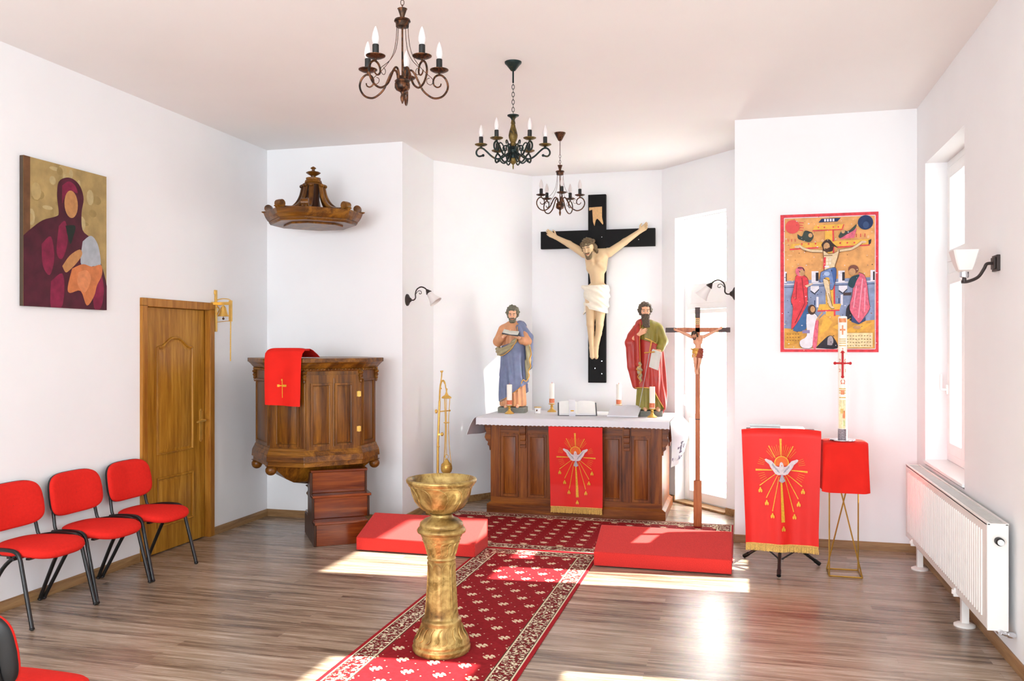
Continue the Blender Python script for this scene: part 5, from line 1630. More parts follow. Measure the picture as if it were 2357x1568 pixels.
m = MB(); m.box(-0.16, 0.16, 0.10, 0.18, 0.0, 0.052); m.build('book_rest', M_BLACKP, t)
# white cloth-covered slab to the right
t = thing('veiled_slab', 'slanted slab under a plain white cloth right of the open book', 'altar linen', (-1.13, 8.585, TZ), math.radians(-4))
R_ = Matrix.Rotation(math.radians(22), 4, 'X')
def veil(a, b):
    x = -0.155 + 0.31 * a; y = -0.01 + 0.24 * b
    p = R_ @ Vector((x * (1 + 0.04 * (b > 0.9)), y, 0.02 + 0.003 * math.sin(7 * a + 3 * b) + 0.006 * math.exp(-((a - 0.5) / 0.05) ** 2) * b))
    return p
m = MB(); m.sheet(veil, 20, 12, 0.003); m.sheet(lambda a, b: (-0.155 + 0.31 * a, -0.017 - 0.004 * b, max(0.002, 0.016 - 0.014 * b)), 12, 3, 0.003)
m.build('white_cloth', M_LINEN, t)
m = MB(R_); m.box(-0.14, 0.14, 0.0, 0.22, 0.0, 0.014); m.build('slab', M_PAPER, t)
m = MB(); m.box(-0.12, 0.12, 0.14, 0.2, 0.0, 0.05); m.build('rest', M_PAPER, t)

# ================================================================ PAINTED PANELS
class Paint:
    """flat shapes painted on a panel; px frame given by four numbers"""
    def __init__(s, O, ex, ez, n, x0, x1, y0, y1, w, h):
        s.O, s.ex, s.ez, s.n = Vector(O), Vector(ex), Vector(ez), Vector(n)
        s.fr = (x0, x1, y0, y1, w, h); s.k = 0; s.mb = MB(); s.mats = []; s.edge = None
    def mi(s, m):
        if m not in s.mats: s.mats.append(m)
        return s.mats.index(m)
    def P(s, p):
        x0, x1, y0, y1, w, h = s.fr
        p = (min(max(p[0], x0), x1), min(max(p[1], y0), y1))
        return s.O + s.ex * ((p[0] - x0) / (x1 - x0) * w) + s.ez * ((y1 - p[1]) / (y1 - y0) * h) + s.n * (0.0004 + 0.00009 * s.k)
    def poly(s, pts, m):
        s.k += 1
        s.mb.add([s.P(p) for p in pts], [tuple(range(len(pts)))], s.mi(m))
    def blob(s, pts, m, k=4):
        if s.edge is not None and len(pts) > 7:
            cx, cy = sum(a for a, b in pts) / len(pts), sum(b for a, b in pts) / len(pts)
            o = [(a + 5 * (a - cx) / (math.hypot(a - cx, b - cy) + 1), b + 5 * (b - cy) / (math.hypot(a - cx, b - cy) + 1)) for a, b in pts]
            s.poly([(p.x, p.y) for p in smooth_path([(a, b, 0) for a, b in o] + [(o[0][0], o[0][1], 0)], k)[:-1]], s.edge)
        s.poly([(p.x, p.y) for p in smooth_path([(a, b, 0) for a, b in pts] + [(pts[0][0], pts[0][1], 0)], k)[:-1]], m)
    def ell(s, cx, cy, rx, ry, m, n=20): s.poly([(cx + rx * math.cos(2 * PI * i / n), cy + ry * math.sin(2 * PI * i / n)) for i in range(n)], m)
    def line(s, pts, w, m):
        for a, b in zip(pts, pts[1:]):
            L = math.hypot(b[0] - a[0], b[1] - a[1]) or 1
            nx, ny = -(b[1] - a[1]) / L * w / 2, (b[0] - a[0]) / L * w / 2
            s.poly([(a[0] + nx, a[1] + ny), (a[0] - nx, a[1] - ny), (b[0] - nx, b[1] - ny), (b[0] + nx, b[1] + ny)], m)
    def rect(s, x0, y0, x1, y1, m): s.poly([(x0, y0), (x1, y0), (x1, y1), (x0, y1)], m)
_pc = {}
def pm(h, var=0.12, scale=25):
    if h not in _pc: _pc[h] = plain('paint_' + h.strip('#'), h, 0.6, spec=0.3, var=var, scale=scale)
    return _pc[h]

# right panel: crucifixion scene with red border
rx0, rx1, rz0, rz1 = 0.325, 1.09, 1.624, 2.772
t = thing('painted_panel', 'icon print of a crucifixion scene with red border on the right back wall', 'picture', ((rx0 + rx1) / 2, YB, rz0))
cxm = (rx0 + rx1) / 2
MB().box(rx0 - cxm, rx1 - cxm, -0.03, -0.002, 0, rz1 - rz0).build('canvas', M_CANVAS, t, 0.002)
p = Paint((rx0 - cxm, -0.03, 0), (1, 0, 0), (0, 0, 1), (0, -1, 0), 110, 1100, 95, 1492, rx1 - rx0, rz1 - rz0)
OR, YE, RD, BL, PK, FL, NV, WH, DK, GN = pm('#dfa263', .18, 14), pm('#e8b24c', .15, 30), pm('#d9404a', .2, 30), pm('#8793b2', .22, 18), pm('#d8677c', .25, 40), pm('#c99a6c', .15, 40), pm('#22365e', .2), pm('#e3dfe6', .08), pm('#2c2a33', .2), pm('#3c4640', .25)
p.rect(110, 95, 1100, 1492, RD); p.rect(150, 130, 1068, 1460, OR)
for i in range(40):
    x, y = random.uniform(160, 1060), random.uniform(140, 760); p.ell(x, y, random.uniform(8, 26), random.uniform(6, 18), random.choice([pm('#e6b07a', .1), pm('#d89a58', .1), pm('#e9ba86', .1)]), 9)
p.line([(150, 130), (1068, 130), (1068, 1460), (150, 1460), (150, 130)], 7, WH)
p.poly([(150, 770), (1062, 745), (1062, 1260), (150, 1260)], BL)
for (x0, x1) in ((150, 175), (430, 500), (700, 765), (1020, 1062)): p.rect(x0, 675, x1, 790, WH); p.rect(x0 + (x1 - x0) * .6, 690, x1, 775, DK)
p.line([(150, 805), (1062, 785)], 10, WH); p.line([(150, 835), (1062, 812)], 6, NV)
for (x, y) in ((460, 850), (745, 850)): p.poly([(x - 40, y - 25), (x + 45, y - 25), (x + 45, y + 5), (x, y + 45), (x - 40, y + 15)], WH); p.line([(x - 40, y + 25), (x, y + 55), (x + 45, y + 10)], 9, DK)
for (x, y) in ((490, 980), (735, 960)): p.line([(x, y - 45), (x, y + 60)], 22, WH); p.line([(x - 28, y - 10), (x - 28, y + 40)], 10, NV)
p.rect(750, 895, 830, 925, pm('#4b3a3a'))
p.blob([(780, 1270), (780, 1060), (850, 1000), (930, 1060), (930, 1270)], DK)
p.poly([(150, 1250), (330, 1265), (480, 1180), (560, 1110), (700, 1120), (850, 1190), (1060, 1170), (1060, 1455), (150, 1455)], pm('#d9a04c', .2, 20))
for q in (((560, 1120), (640, 1190), (600, 1260), (500, 1330)), ((640, 1240), (760, 1180), (830, 1150), (700, 1270)), ((760, 1290), (860, 1220), (1040, 1200), (900, 1300))): p.poly(list(q), YE)
p.blob([(470, 1450), (540, 1380), (600, 1330), (650, 1340), (690, 1455)], DK); p.blob([(590, 1420), (595, 1350), (630, 1330), (650, 1370), (640, 1420)], pm('#a9a0a6'))
p.poly([(565, 260), (640, 260), (655, 1130), (575, 1130)], YE); p.poly([(640, 260), (655, 260), (672, 1130), (655, 1130)], RD)
p.poly([(440, 255), (470, 212), (755, 208), (735, 262)], YE); p.line([(440, 268), (738, 262), (755, 212)], 10, RD)
p.poly([(205, 440), (225, 395), (1025, 365), (1010, 425)], YE); p.line([(205, 450), (500, 438)], 13, RD); p.line([(690, 440), (1012, 425)], 12, RD); p.poly([(1000, 378), (1028, 366), (1022, 410), (1002, 425)], DK)
for x in (330, 400, 470, 720, 790, 860, 930): p.ell(x, 398, 9, 9, RD, 8)
for x in (500, 560, 650, 700): p.ell(x, 236, 8, 8, RD, 8)
p.poly([(500, 186), (530, 148), (725, 145), (690, 182)], NV)
for i in range(4): p.rect(558 + 28 * i, 152, 576 + 28 * i, 178, WH)
p.poly([(490, 1075), (510, 1010), (730, 1008), (712, 1070)], YE); p.line([(490, 1078), (712, 1072)], 14, RD)
p.ell(235, 220, 74, 70, pm('#dd5350', .05)); [p.line([(300, 180 + 25 * i), (350 - 8 * (i % 2), 185 + 25 * i)], 8, pm('#dd5350', .05)) for i in range(4)]
p.ell(970, 200, 76, 72, NV, 28); p.ell(975, 225, 30, 36, pm('#3a5079'), 12)
p.blob([(285, 295), (330, 320), (360, 265), (420, 280), (450, 320), (430, 365), (400, 380), (330, 360), (290, 340)], GN); p.ell(418, 312, 22, 22, FL, 12); p.line([(380, 275), (430, 285), (448, 320)], 7, DK)
p.poly([(720, 360), (860, 350), (885, 255), (800, 290), (730, 320)], PK); p.blob([(700, 330), (740, 270), (800, 280), (880, 215), (860, 270), (790, 310), (720, 350)], GN); p.ell(748, 285, 18, 18, FL, 12)
for i in range(3): p.line([(880 + 42 * i, 310), (880 + 42 * i, 345)], 7, RD); p.line([(190 + 36 * i, 345), (190 + 36 * i, 372)], 6, RD)
p.edge = pm('#4b2f2a')
# central figure
FC = pm('#e0c7a0', .1, 40)
p.line([(300, 415), (355, 452), (430, 473), (560, 480)], 30, pm('#8a5f3c')); p.line([(300, 413), (355, 449), (430, 470), (560, 477)], 22, FC); p.line([(690, 478), (830, 462), (895, 425), (940, 392)], 30, pm('#8a5f3c')); p.line([(690, 478), (830, 462), (895, 425), (940, 390)], 22, FC)
p.poly([(540, 462), (600, 500), (655, 496), (716, 465), (700, 545), (673, 620), (664, 690), (550, 700), (556, 610), (546, 540)], pm('#8a5f3c')); p.poly([(548, 468), (600, 508), (655, 503), (706, 474), (690, 540), (664, 620), (656, 690), (560, 698), (566, 610), (556, 540)], FC)
p.ell(285, 425, 32, 14, pm('#d9b999'), 12); p.ell(950, 395, 30, 13, pm('#d9b999'), 12)
p.line([(555, 520), (640, 520)], 8, pm('#7d5838')); p.line([(560, 545), (650, 540)], 5, pm('#e9d7c0'))
for (x, y) in ((590, 565), (618, 560), (588, 600), (616, 598)): p.ell(x, y, 12, 15, pm('#e9d7c0'), 10)
p.poly([(552, 540), (575, 535), (570, 640), (545, 660)], RD); p.ell(585, 632, 26, 10, WH, 10)
p.blob([(550, 470), (600, 480), (640, 470), (650, 430), (690, 445), (640, 400), (610, 365), (570, 370), (535, 410), (545, 440)], pm('#3a2a26'), 3); p.ell(582, 430, 32, 40, FL, 14); p.blob([(560, 445), (585, 452), (612, 440), (602, 482), (575, 486)], pm('#4c3328'), 3)
p.blob([(545, 755), (600, 780), (620, 930), (640, 1020), (660, 1048), (630, 1050), (600, 1010), (580, 900), (560, 830)], FC, 3)
p.line([(600, 900), (640, 1030)], 6, pm('#7d5838'))
p.blob([(525, 690), (590, 660), (665, 645), (678, 700), (668, 780), (640, 860), (615, 850), (610, 750), (560, 745), (535, 790), (515, 770)], pm('#7088b8', .25), 3); p.blob([(620, 660), (672, 648), (676, 740), (655, 800), (640, 720)], pm('#42619c'), 3); p.ell(585, 705, 30, 22, pm('#a9bcdc'), 12)
# standing woman, standing man, kneeling figure
p.blob([(265, 730), (310, 705), (380, 740), (398, 800), (385, 860), (385, 1010), (330, 1120), (240, 1250), (222, 1230), (240, 1040), (220, 970), (245, 860)], RD, 3); p.blob([(385, 1010), (400, 1060), (370, 1260), (240, 1275), (300, 1170)], pm('#3c6596'), 3)
p.line([(330, 740), (360, 1000), (260, 1200)], 8, pm('#8c2530')); p.line([(280, 780), (270, 960)], 7, pm('#8c2530')); p.poly([(360, 820), (440, 795), (440, 808), (380, 840)], pm('#d9b999'))
p.ell(312, 675, 48, 50, PK, 16); p.ell(330, 690, 28, 34, FL, 14); p.line([(290, 640), (340, 640), (355, 670)], 9, DK)
p.blob([(905, 700), (960, 730), (985, 830), (1000, 980), (1010, 1060), (950, 1150), (905, 1200), (840, 1120), (812, 1040), (840, 920), (850, 830), (880, 780)], PK, 3); p.blob([(800, 790), (830, 740), (910, 720), (880, 780), (850, 850), (800, 830)], pm('#24424c'), 3); p.poly([(835, 1120), (905, 1205), (970, 1140), (970, 1180), (900, 1215), (830, 1190)], pm('#3a4a74'))
for a_, b_ in (((940, 760), (900, 1150)), ((965, 850), (960, 1090)), ((880, 830), (850, 1050))): p.line([a_, b_], 9, pm('#e8a3b3'))
p.ell(850, 665, 52, 44, pm('#7b4a3c'), 16); p.ell(838, 690, 34, 36, FL, 14); p.ell(885, 1245, 40, 18, FL, 12)
p.blob([(380, 1110), (460, 1105), (495, 1160), (490, 1250), (450, 1330), (430, 1445), (330, 1445), (310, 1380), (380, 1330), (375, 1200)], WH, 3); p.blob([(470, 1180), (500, 1160), (480, 1440), (440, 1440), (450, 1300)], PK, 3); p.line([(480, 1170), (540, 1090)], 18, FL)
p.ell(432, 1065, 42, 52, pm('#4c3328'), 16); p.ell(440, 1060, 24, 32, FL, 12); p.rect(335, 1270, 410, 1302, pm('#8e7fa6'))
p.poly([(155, 1290), (330, 1300), (310, 1385), (155, 1440)], pm('#cf9a3f', .2)); p.rect(770, 1300, 1040, 1445, pm('#ead7a6', .15))
for i in range(4):
    for j in range(9):
        p.line([(785 + 28 * j, 1330 + 32 * i), (800 + 28 * j, 1330 + 32 * i + random.uniform(-6, 6))], 7, pm('#8c6f48'))
for i in range(3):
    for j in range(5): p.line([(175 + 28 * j, 1310 + 32 * i), (190 + 28 * j, 1312 + 32 * i)], 6, pm('#8c4f30'))
rf = random.Random(3)
for i in range(170):
    x, y = rf.uniform(125, 1090), rf.uniform(110, 1480); r = rf.uniform(1.5, 5)
    p.ell(x, y, r * rf.uniform(0.8, 2.2), r, rf.choice([WH, WH, DK, pm('#e9d2ae'), pm('#8f5a3a'), NV]), 6)
p.mb.build('painted_scene', p.mats, t, smooth=False)

# left panel: plain stand-in of a robed figure in maroon on gold, no features
ly0, ly1, lz0, lz1 = 4.577, 5.335, 1.938, 2.912
t = thing('painted_panel', 'tall picture in maroon, orange and gold on the left wall above the chairs', 'picture', (XL, (ly0 + ly1) / 2, lz0))
cym = (ly0 + ly1) / 2
MB().box(0.002, 0.03, ly0 - cym, ly1 - cym, 0, lz1 - lz0).build('canvas', plain('dark_canvas_edge', '#4a3a2c', 0.8), t, 0.002)
p = Paint((0.03, ly0 - cym, 0), (0, 1, 0), (0, 0, 1), (1, 0, 0), 0, 760, 0, 975, ly1 - ly0, lz1 - lz0)
G0, MR, BK, WN, FS, PO = pm('#a88f5c', .22, 9), pm('#4a1626', .3, 10), pm('#1d1416', .2), pm('#7d1a3c', .3, 14), pm('#b98452', .14), pm('#c97847', .2, 16)
p.rect(0, 0, 760, 975, G0)
for i in range(26): p.ell(random.uniform(30, 730), random.uniform(20, 420), random.uniform(15, 50), random.uniform(12, 60), random.choice([pm('#b39c69', .1), pm('#9a8350', .1), pm('#b8a578', .1)]), 10)
p.rect(0, 0, 55, 975, pm('#6e4a2e', .25, 12))
p.blob([(0, 520), (60, 470), (160, 400), (270, 360), (300, 330), (285, 220), (300, 120), (370, 78), (440, 80), (500, 120), (530, 200), (510, 300), (520, 420), (600, 470), (640, 560), (700, 640), (760, 800), (760, 975), (0, 975)], MR)
p.blob([(330, 140), (390, 100), (450, 120), (470, 170), (400, 160), (350, 220), (330, 260)], WN); p.blob([(300, 420), (360, 380), (380, 520), (330, 640), (280, 600)], WN); p.blob([(150, 560), (230, 500), (260, 640), (220, 760), (160, 700)], WN)
p.blob([(230, 800), (330, 740), (350, 860), (320, 975), (230, 975)], WN); p.blob([(620, 780), (690, 700), (730, 820), (700, 960), (630, 960)], WN)
p.ell(412, 255, 62, 95, FS, 24); p.blob([(360, 410), (450, 400), (430, 480), (400, 530)], pm('#17231d'))
p.blob([(520, 500), (600, 450), (665, 500), (695, 600), (690, 660), (620, 665), (560, 690), (500, 650)], pm('#a9aeb4', .12, 20))
p.blob([(420, 700), (520, 660), (610, 670), (700, 650), (710, 720), (660, 800), (630, 880), (560, 950), (500, 850), (400, 870), (380, 830)], PO); p.blob([(480, 720), (560, 700), (600, 760), (540, 860), (470, 800)], pm('#d6895a', .15))
p.blob([(330, 690), (400, 610), (490, 560), (515, 590), (470, 650), (400, 710), (360, 730)], FS)
p.mb.build('painted_scene', p.mats, t, smooth=False)

# thin cables hanging behind the altar end
for dx, nm in ((0.0, 'left'), (0.03, 'right')):
    t = thing('cable', 'thin grey cable hanging down behind the right end of the altar', 'cable', (-0.80 + dx, 9.30, 0.012), group='cables behind the altar')
    MB().tube(smooth_path([(0, 0, 0.0), (0.004, 0.01, 0.1), (0.0, 0, 0.5), (0.002, -0.02, 0.86), (0.0, -0.05, 0.88)], 5), 0.0035, 6).build('cord', M_GRILL, t)
    MB().tube([(0.001, 0.004, 0.05), (0.003, 0.008, 0.09)], 0.009, 8).build('plug', M_BLACKP, t)

# ================================================================ FIGURES
def vv(*a): return Vector(a)
def head_prims(c, R, s, neck_to=None):
    c = Vector(c)
    def q(x, y, z): return tuple(c + R @ Vector((x, y, z)) * s)
    P = [('c', q(0, .03, .045), q(0, -.015, .05), .078 * s, .074 * s), ('c', q(0, -.02, -.01), q(0, -.052, -.052), .06 * s, .037 * s),
         ('c', q(0, -.07, -.072), q(0, -.072, -.074), .022 * s, .022 * s),
         ('c', q(0, -.086, .034), q(0, -.106, -.006), .010 * s, .0135 * s), ('c', q(-.036, -.076, .044), q(.036, -.076, .044), .013 * s, .013 * s)]
    for sg in (-1, 1):
        P.append(('c', q(sg * .036, -.05, .004), q(sg * .022, -.06, -.032), .03 * s, .024 * s))
        P.append(('c', q(sg * .079, .012, .022), q(sg * .077, .008, -.014), .014 * s, .011 * s))
    n0 = q(0, .018, -.05)
    n1 = neck_to if neck_to is not None else q(0, .03, -.16)
    P.append(('c', n0, tuple(n1), .047 * s, .055 * s))
    for sg in (-1, 1): P.append(('-e', q(sg * .032, -.094, .022), (.0145 * s,) * 3))
    return P, q
def hand_prims(w, d, side, nrm, s, curl=0.35):
    w, d, side, nrm = Vector(w), Vector(d).normalized(), Vector(side).normalized(), Vector(nrm).normalized()
    kk = 0.006 * s
    one = (1, 1, 1)
    P = []
    for i, L in enumerate((.075, .085, .079, .062)):
        off = (1.5 - i) * .0215 * s
        kn = w + d * (.092 - .004 * abs(i - 1.2)) * s + side * off
        P.append(('c', tuple(w + side * off * .45), tuple(kn), .0165 * s, .0125 * s, one, .012 * s))
        c1 = curl * (0.8 + 0.12 * i)
        p1 = kn + (d * math.cos(c1) + nrm * math.sin(c1)) * L * .52 * s
        p2 = p1 + (d * math.cos(2.1 * c1) + nrm * math.sin(2.1 * c1)) * L * .5 * s
        P.append(('c', tuple(kn), tuple(p1), .0105 * s, .0092 * s, one, kk)); P.append(('c', tuple(p1), tuple(p2), .0092 * s, .0072 * s, one, kk))
    b = w + d * .022 * s + side * .026 * s
    p1 = b + (d * .62 + side * .72 + nrm * .25).normalized() * .046 * s
    p2 = p1 + (d * .92 + side * .2 + nrm * .3).normalized() * .036 * s
    P.append(('c', tuple(w + d * .012 * s), tuple(b), .016 * s, .0145 * s, one, .012 * s)); P.append(('c', tuple(b), tuple(p1), .0135 * s, .0108 * s, one, kk)); P.append(('c', tuple(p1), tuple(p2), .0105 * s, .008 * s, one, kk))
    return P
def join(*VQs):
    V, Q, o = [], [], 0
    for v, q in VQs:
        V.append(v); Q.append(q + o); o += len(v)
    return np.concatenate(V), np.concatenate(Q)
I3 = Matrix.Identity(3)
def rot(ax, deg): return Matrix.Rotation(math.radians(deg), 3, ax)
def hair_noise(a, f):
    return lambda X, Y, Z: a * (np.sin(X * f + 2 * np.sin(Z * f * 0.7)) * np.sin(Y * f * 0.9 + 1) * np.sin(Z * f * 0.8 + 2 * np.sin(X * f * 0.5)))
def face_paint(q, s, parent, open_eyes=True):
    e = MB()
    for sg in (-1, 1):
        c = q(sg * .031, -.083, .024)
        if open_eyes:
            e.ball(c, (.013 * s, .009 * s, .008 * s), 10, 1); c2 = q(sg * .030, -.0905, .024); e.ball(c2, (.0062 * s, .004 * s, .0062 * s), 8, 0)
        else:
            e.ball(c, (.015 * s, .010 * s, .007 * s), 10, 2)
        e.tube([q(sg * .012, -.094, .045), q(sg * .032, -.096, .052), q(sg * .052, -.082, .044)], .0042 * s, 6, 3)
    e.build('eyes', [M_EYE, M_LETTER, M_SKIN, M_HAIRB], parent)
    m = MB(); m.tube([q(-.022, -.083, -.045), q(0, -.093, -.043), q(.022, -.083, -.045)], .0068 * s, 6); m.build('lips', M_LIPS, parent)

def folds(cx, cy, n, amp, ztop, zspan, ph=0.0, tw=3.0):
    def f(X, Y, Z):
        th = np.arctan2(Y - cy, X - cx)
        w = np.clip((ztop - Z) / zspan, 0, 1)
        s1 = np.sin(n * th + ph + tw * np.sin(Z * 5.0 + th))
        s2 = np.sin((n * 2 + 1) * th + 1.7 * ph + 5 * Z)
        return (amp * w) * (s1 * 0.75 + s2 * 0.35)
    return f

def curls(q, hs, n=190):
    """short curly hair: small lumps all over the skull except the face"""
    P = [('c', q(0, .035, .05), q(0, .005, .075), .088 * hs, .078 * hs)]
    for i in range(n):
        z = 1 - 2 * (i + 0.5) / n; r = math.sqrt(1 - z * z); a = i * 2.399963
        x, y, zz = r * math.cos(a), r * math.sin(a), z
        if zz < -0.75 or (y < -0.42 and zz < 0.50 and abs(x) < 0.74): continue
        k = 0.97 + 0.06 * math.sin(i * 1.7)
        P.append(('c', q(.090 * x * k, .014 + .098 * y * k, .048 + .102 * zz * k), q(.095 * x * k + .008 * math.sin(i), .014 + .1 * y * k, .042 + .104 * zz * k), (.017 + .006 * math.sin(i * 2.3)) * hs, .016 * hs))
    return P

# ---------------------------------------------------------------- statue with the open book
def statue_blue():
    t = thing('statue', 'painted statue in blue mantle reading an open book on the left of the altar', 'statue', (-2.345, 8.90, TZ), math.radians(8))
    b = MB(); b.prism([(-.15, -.10), (.13, -.11), (.15, -.06), (.15, .10), (-.14, .11), (-.155, .05)], 0, .058, 0); b.build('base', M_STONE, t, 0.004)
    hs = 0.66
    R = rot('X', 16)
    hp, q = head_prims((0, -.012, 1.035), R, hs, (0, .012, .925))
    body = hp + [('c', (0, .01, .90), (0, .01, .3), .06, .07), ('c', (-.095, .0, .90), (.095, .0, .90), .035, .035),
                 ('c', (-.115, .0, .895), (-.15, -.035, .755), .030, .026), ('c', (-.15, -.035, .755), (-.094, -.115, .80), .025, .019),
                 ('c', (.115, .0, .895), (.155, -.045, .755), .030, .026), ('c', (.155, -.045, .755), (.09, -.118, .788), .025, .019),
                 ('c', (-.05, .0, .3), (-.055, -.02, .09), .045, .03), ('c', (.05, .0, .3), (.055, -.02, .09), .045, .03),
                 ('c', (-.055, -.05, .078), (-.065, -.125, .068), .024, .016), ('c', (.055, -.06, .078), (.06, -.118, .068), .024, .016)]
    body += hand_prims((-.094, -.115, .80), (.75, -.25, .5), (.3, -.6, .55), (.3, .3, .9), .60, .35)
    body += hand_prims((.09, -.118, .788), (-.85, -.2, .32), (-.2, -.6, .6), (-.2, .3, .9), .60, .35)
    bo = organic_obj('figure', organic(body, .0034, .010), M_SKIN3, t)
    face_paint(q, hs, bo)
    hp = curls(q, hs)
    hp.append(('-e', q(0, -.105, .0), (.058 * hs, .06 * hs, .075 * hs)))
    organic_obj('hair', organic(hp, .0032, .006, hair_noise(.0022, 150)), M_HAIRG, bo)
    bp = [('c', q(-.045, -.045, -.03), q(-.025, -.07, -.078), .022 * hs, .028 * hs), ('c', q(.045, -.045, -.03), q(.025, -.07, -.078), .022 * hs, .028 * hs), ('c', q(-.02, -.08, -.082), q(.02, -.08, -.082), .03 * hs, .03 * hs), ('c', q(-.03, -.086, -.03), q(.03, -.086, -.03), .009 * hs, .009 * hs)]
    organic_obj('beard', organic(bp, .003, .006, hair_noise(.0015, 180)), M_HAIRG, bo)
    tun = [('c', (-.085, .005, .895), (.085, .005, .895), .048, .048, (1, .85, 1)), ('c', (0, .005, .87), (0, .0, .64), .112, .108, (1, .72, 1)), ('c', (0, .0, .62), (0.0, .005, .10), .108, .136, (1, .76, 1)),
           ('c', (-.11, .0, .885), (-.155, -.03, .755), .046, .050), ('c', (-.155, -.03, .755), (-.112, -.095, .79), .050, .040), ('c', (.112, .0, .885), (.158, -.04, .755), .046, .048), ('c', (.158, -.04, .755), (.11, -.10, .765), .046, .042)]
    organic_obj('tunic', organic(tun, .0045, .016, folds(0, 0, 13, .0075, .95, .6, 0.4, 1.2), lambda X, Y, Z: .066 - Z + 0 * X + 0 * Y), M_TUNO, t)
    man = [('c', (.01, .0, .74), (.012, .005, .12), .125, .152, (1.04, .80, 1))]
    def cl(X, Y, Z):
        hem = .115 + np.clip(X + .12, 0, 1) * .72 - .10 * (Y > .03)
        return np.maximum(hem - Z, Z - (.70 + .30 * (X + .14)))
    m1 = organic(man, .0045, .012, folds(.0, .06, 8, .012, .74, .35, 2.2, 2.6), cl)
    sh = [('c', (.075, .0, .935), (.165, -.01, .80), .045, .052), ('c', (.165, -.01, .80), (.178, .0, .50), .050, .042), ('c', (.07, .05, .92), (.06, .07, .5), .06, .08, (1.2, .6, 1)), ('c', (-.04, .065, .85), (-.04, .08, .4), .06, .09, (1.2, .5, 1)), ('c', (.065, -.06, .91), (.10, -.075, .80), .028, .03)]
    m2 = organic(sh, .0045, .014, folds(.1, .08, 9, .006, 1.0, .4, 1.0, 2.0))
    organic_obj('mantle', join(m1, m2), M_MANB, t)
    rl = [('c', (-.152, .0, .665), (-.125, -.075, .645), .036, .042), ('c', (-.125, -.075, .645), (-.035, -.112, .685), .042, .036), ('c', (-.035, -.112, .685), (.05, -.105, .775), .034, .018),
          ('c', (.165, -.055, .745), (.172, -.05, .55), .022, .034), ('c', (.172, -.05, .55), (.150, -.055, .36), .034, .014)]
    organic_obj('mantle_lining', organic(rl, .0036, .010, lambda X, Y, Z: .005 * np.sin(150 * (Z - .45 * X) + 0 * Y) * (X < .1) + .005 * np.sin(130 * X + 30 * Z) * (X >= .1)), M_TAN, t)
    g = MB()
    g.tube(smooth_path([(-.148, -.05, .615), (-.105, -.118, .605), (-.03, -.142, .65), (.03, -.130, .725), (.062, -.115, .79)], 5), .0042, 6)
    g.tube(smooth_path([(.19, -.085, .70), (.203, -.06, .62), (.185, -.085, .56), (.198, -.07, .49), (.172, -.085, .44), (.182, -.07, .39), (.15, -.08, .335), (.12, -.105, .35), (.10, -.10, .31)], 5), .0055, 6)
    g.tube(smooth_path([(-.128, -.06, .125), (-.07, -.113, .155), (.0, -.128, .20), (.06, -.118, .245), (.105, -.095, .285)], 5), .004, 6)
    g.tube(smooth_path([(.062, -.06, .945), (.056, -.088, .90), (.068, -.098, .84)], 5), .0042, 6)
    g.build('gilt_trim', M_TRIM, t)
    m = Matrix.Translation((-.002, -.172, .842)) @ Matrix.Rotation(math.radians(9), 4, 'Y') @ Matrix.Rotation(math.radians(22), 4, 'X')
    k = MB(m); k.box(-.088, .088, -.05, .05, -.006, 0); bk = k.build('book', M_COVER, t, .002)
    for sg in (-1, 1):
        k = MB(m @ Matrix.Rotation(math.radians(-sg * 5), 4, 'Y')); k.box(min(0, sg * .082), max(0, sg * .082), -.045, .045, .001, .011); k.build('pages', M_LETTER, bk, .002)
statue_blue()

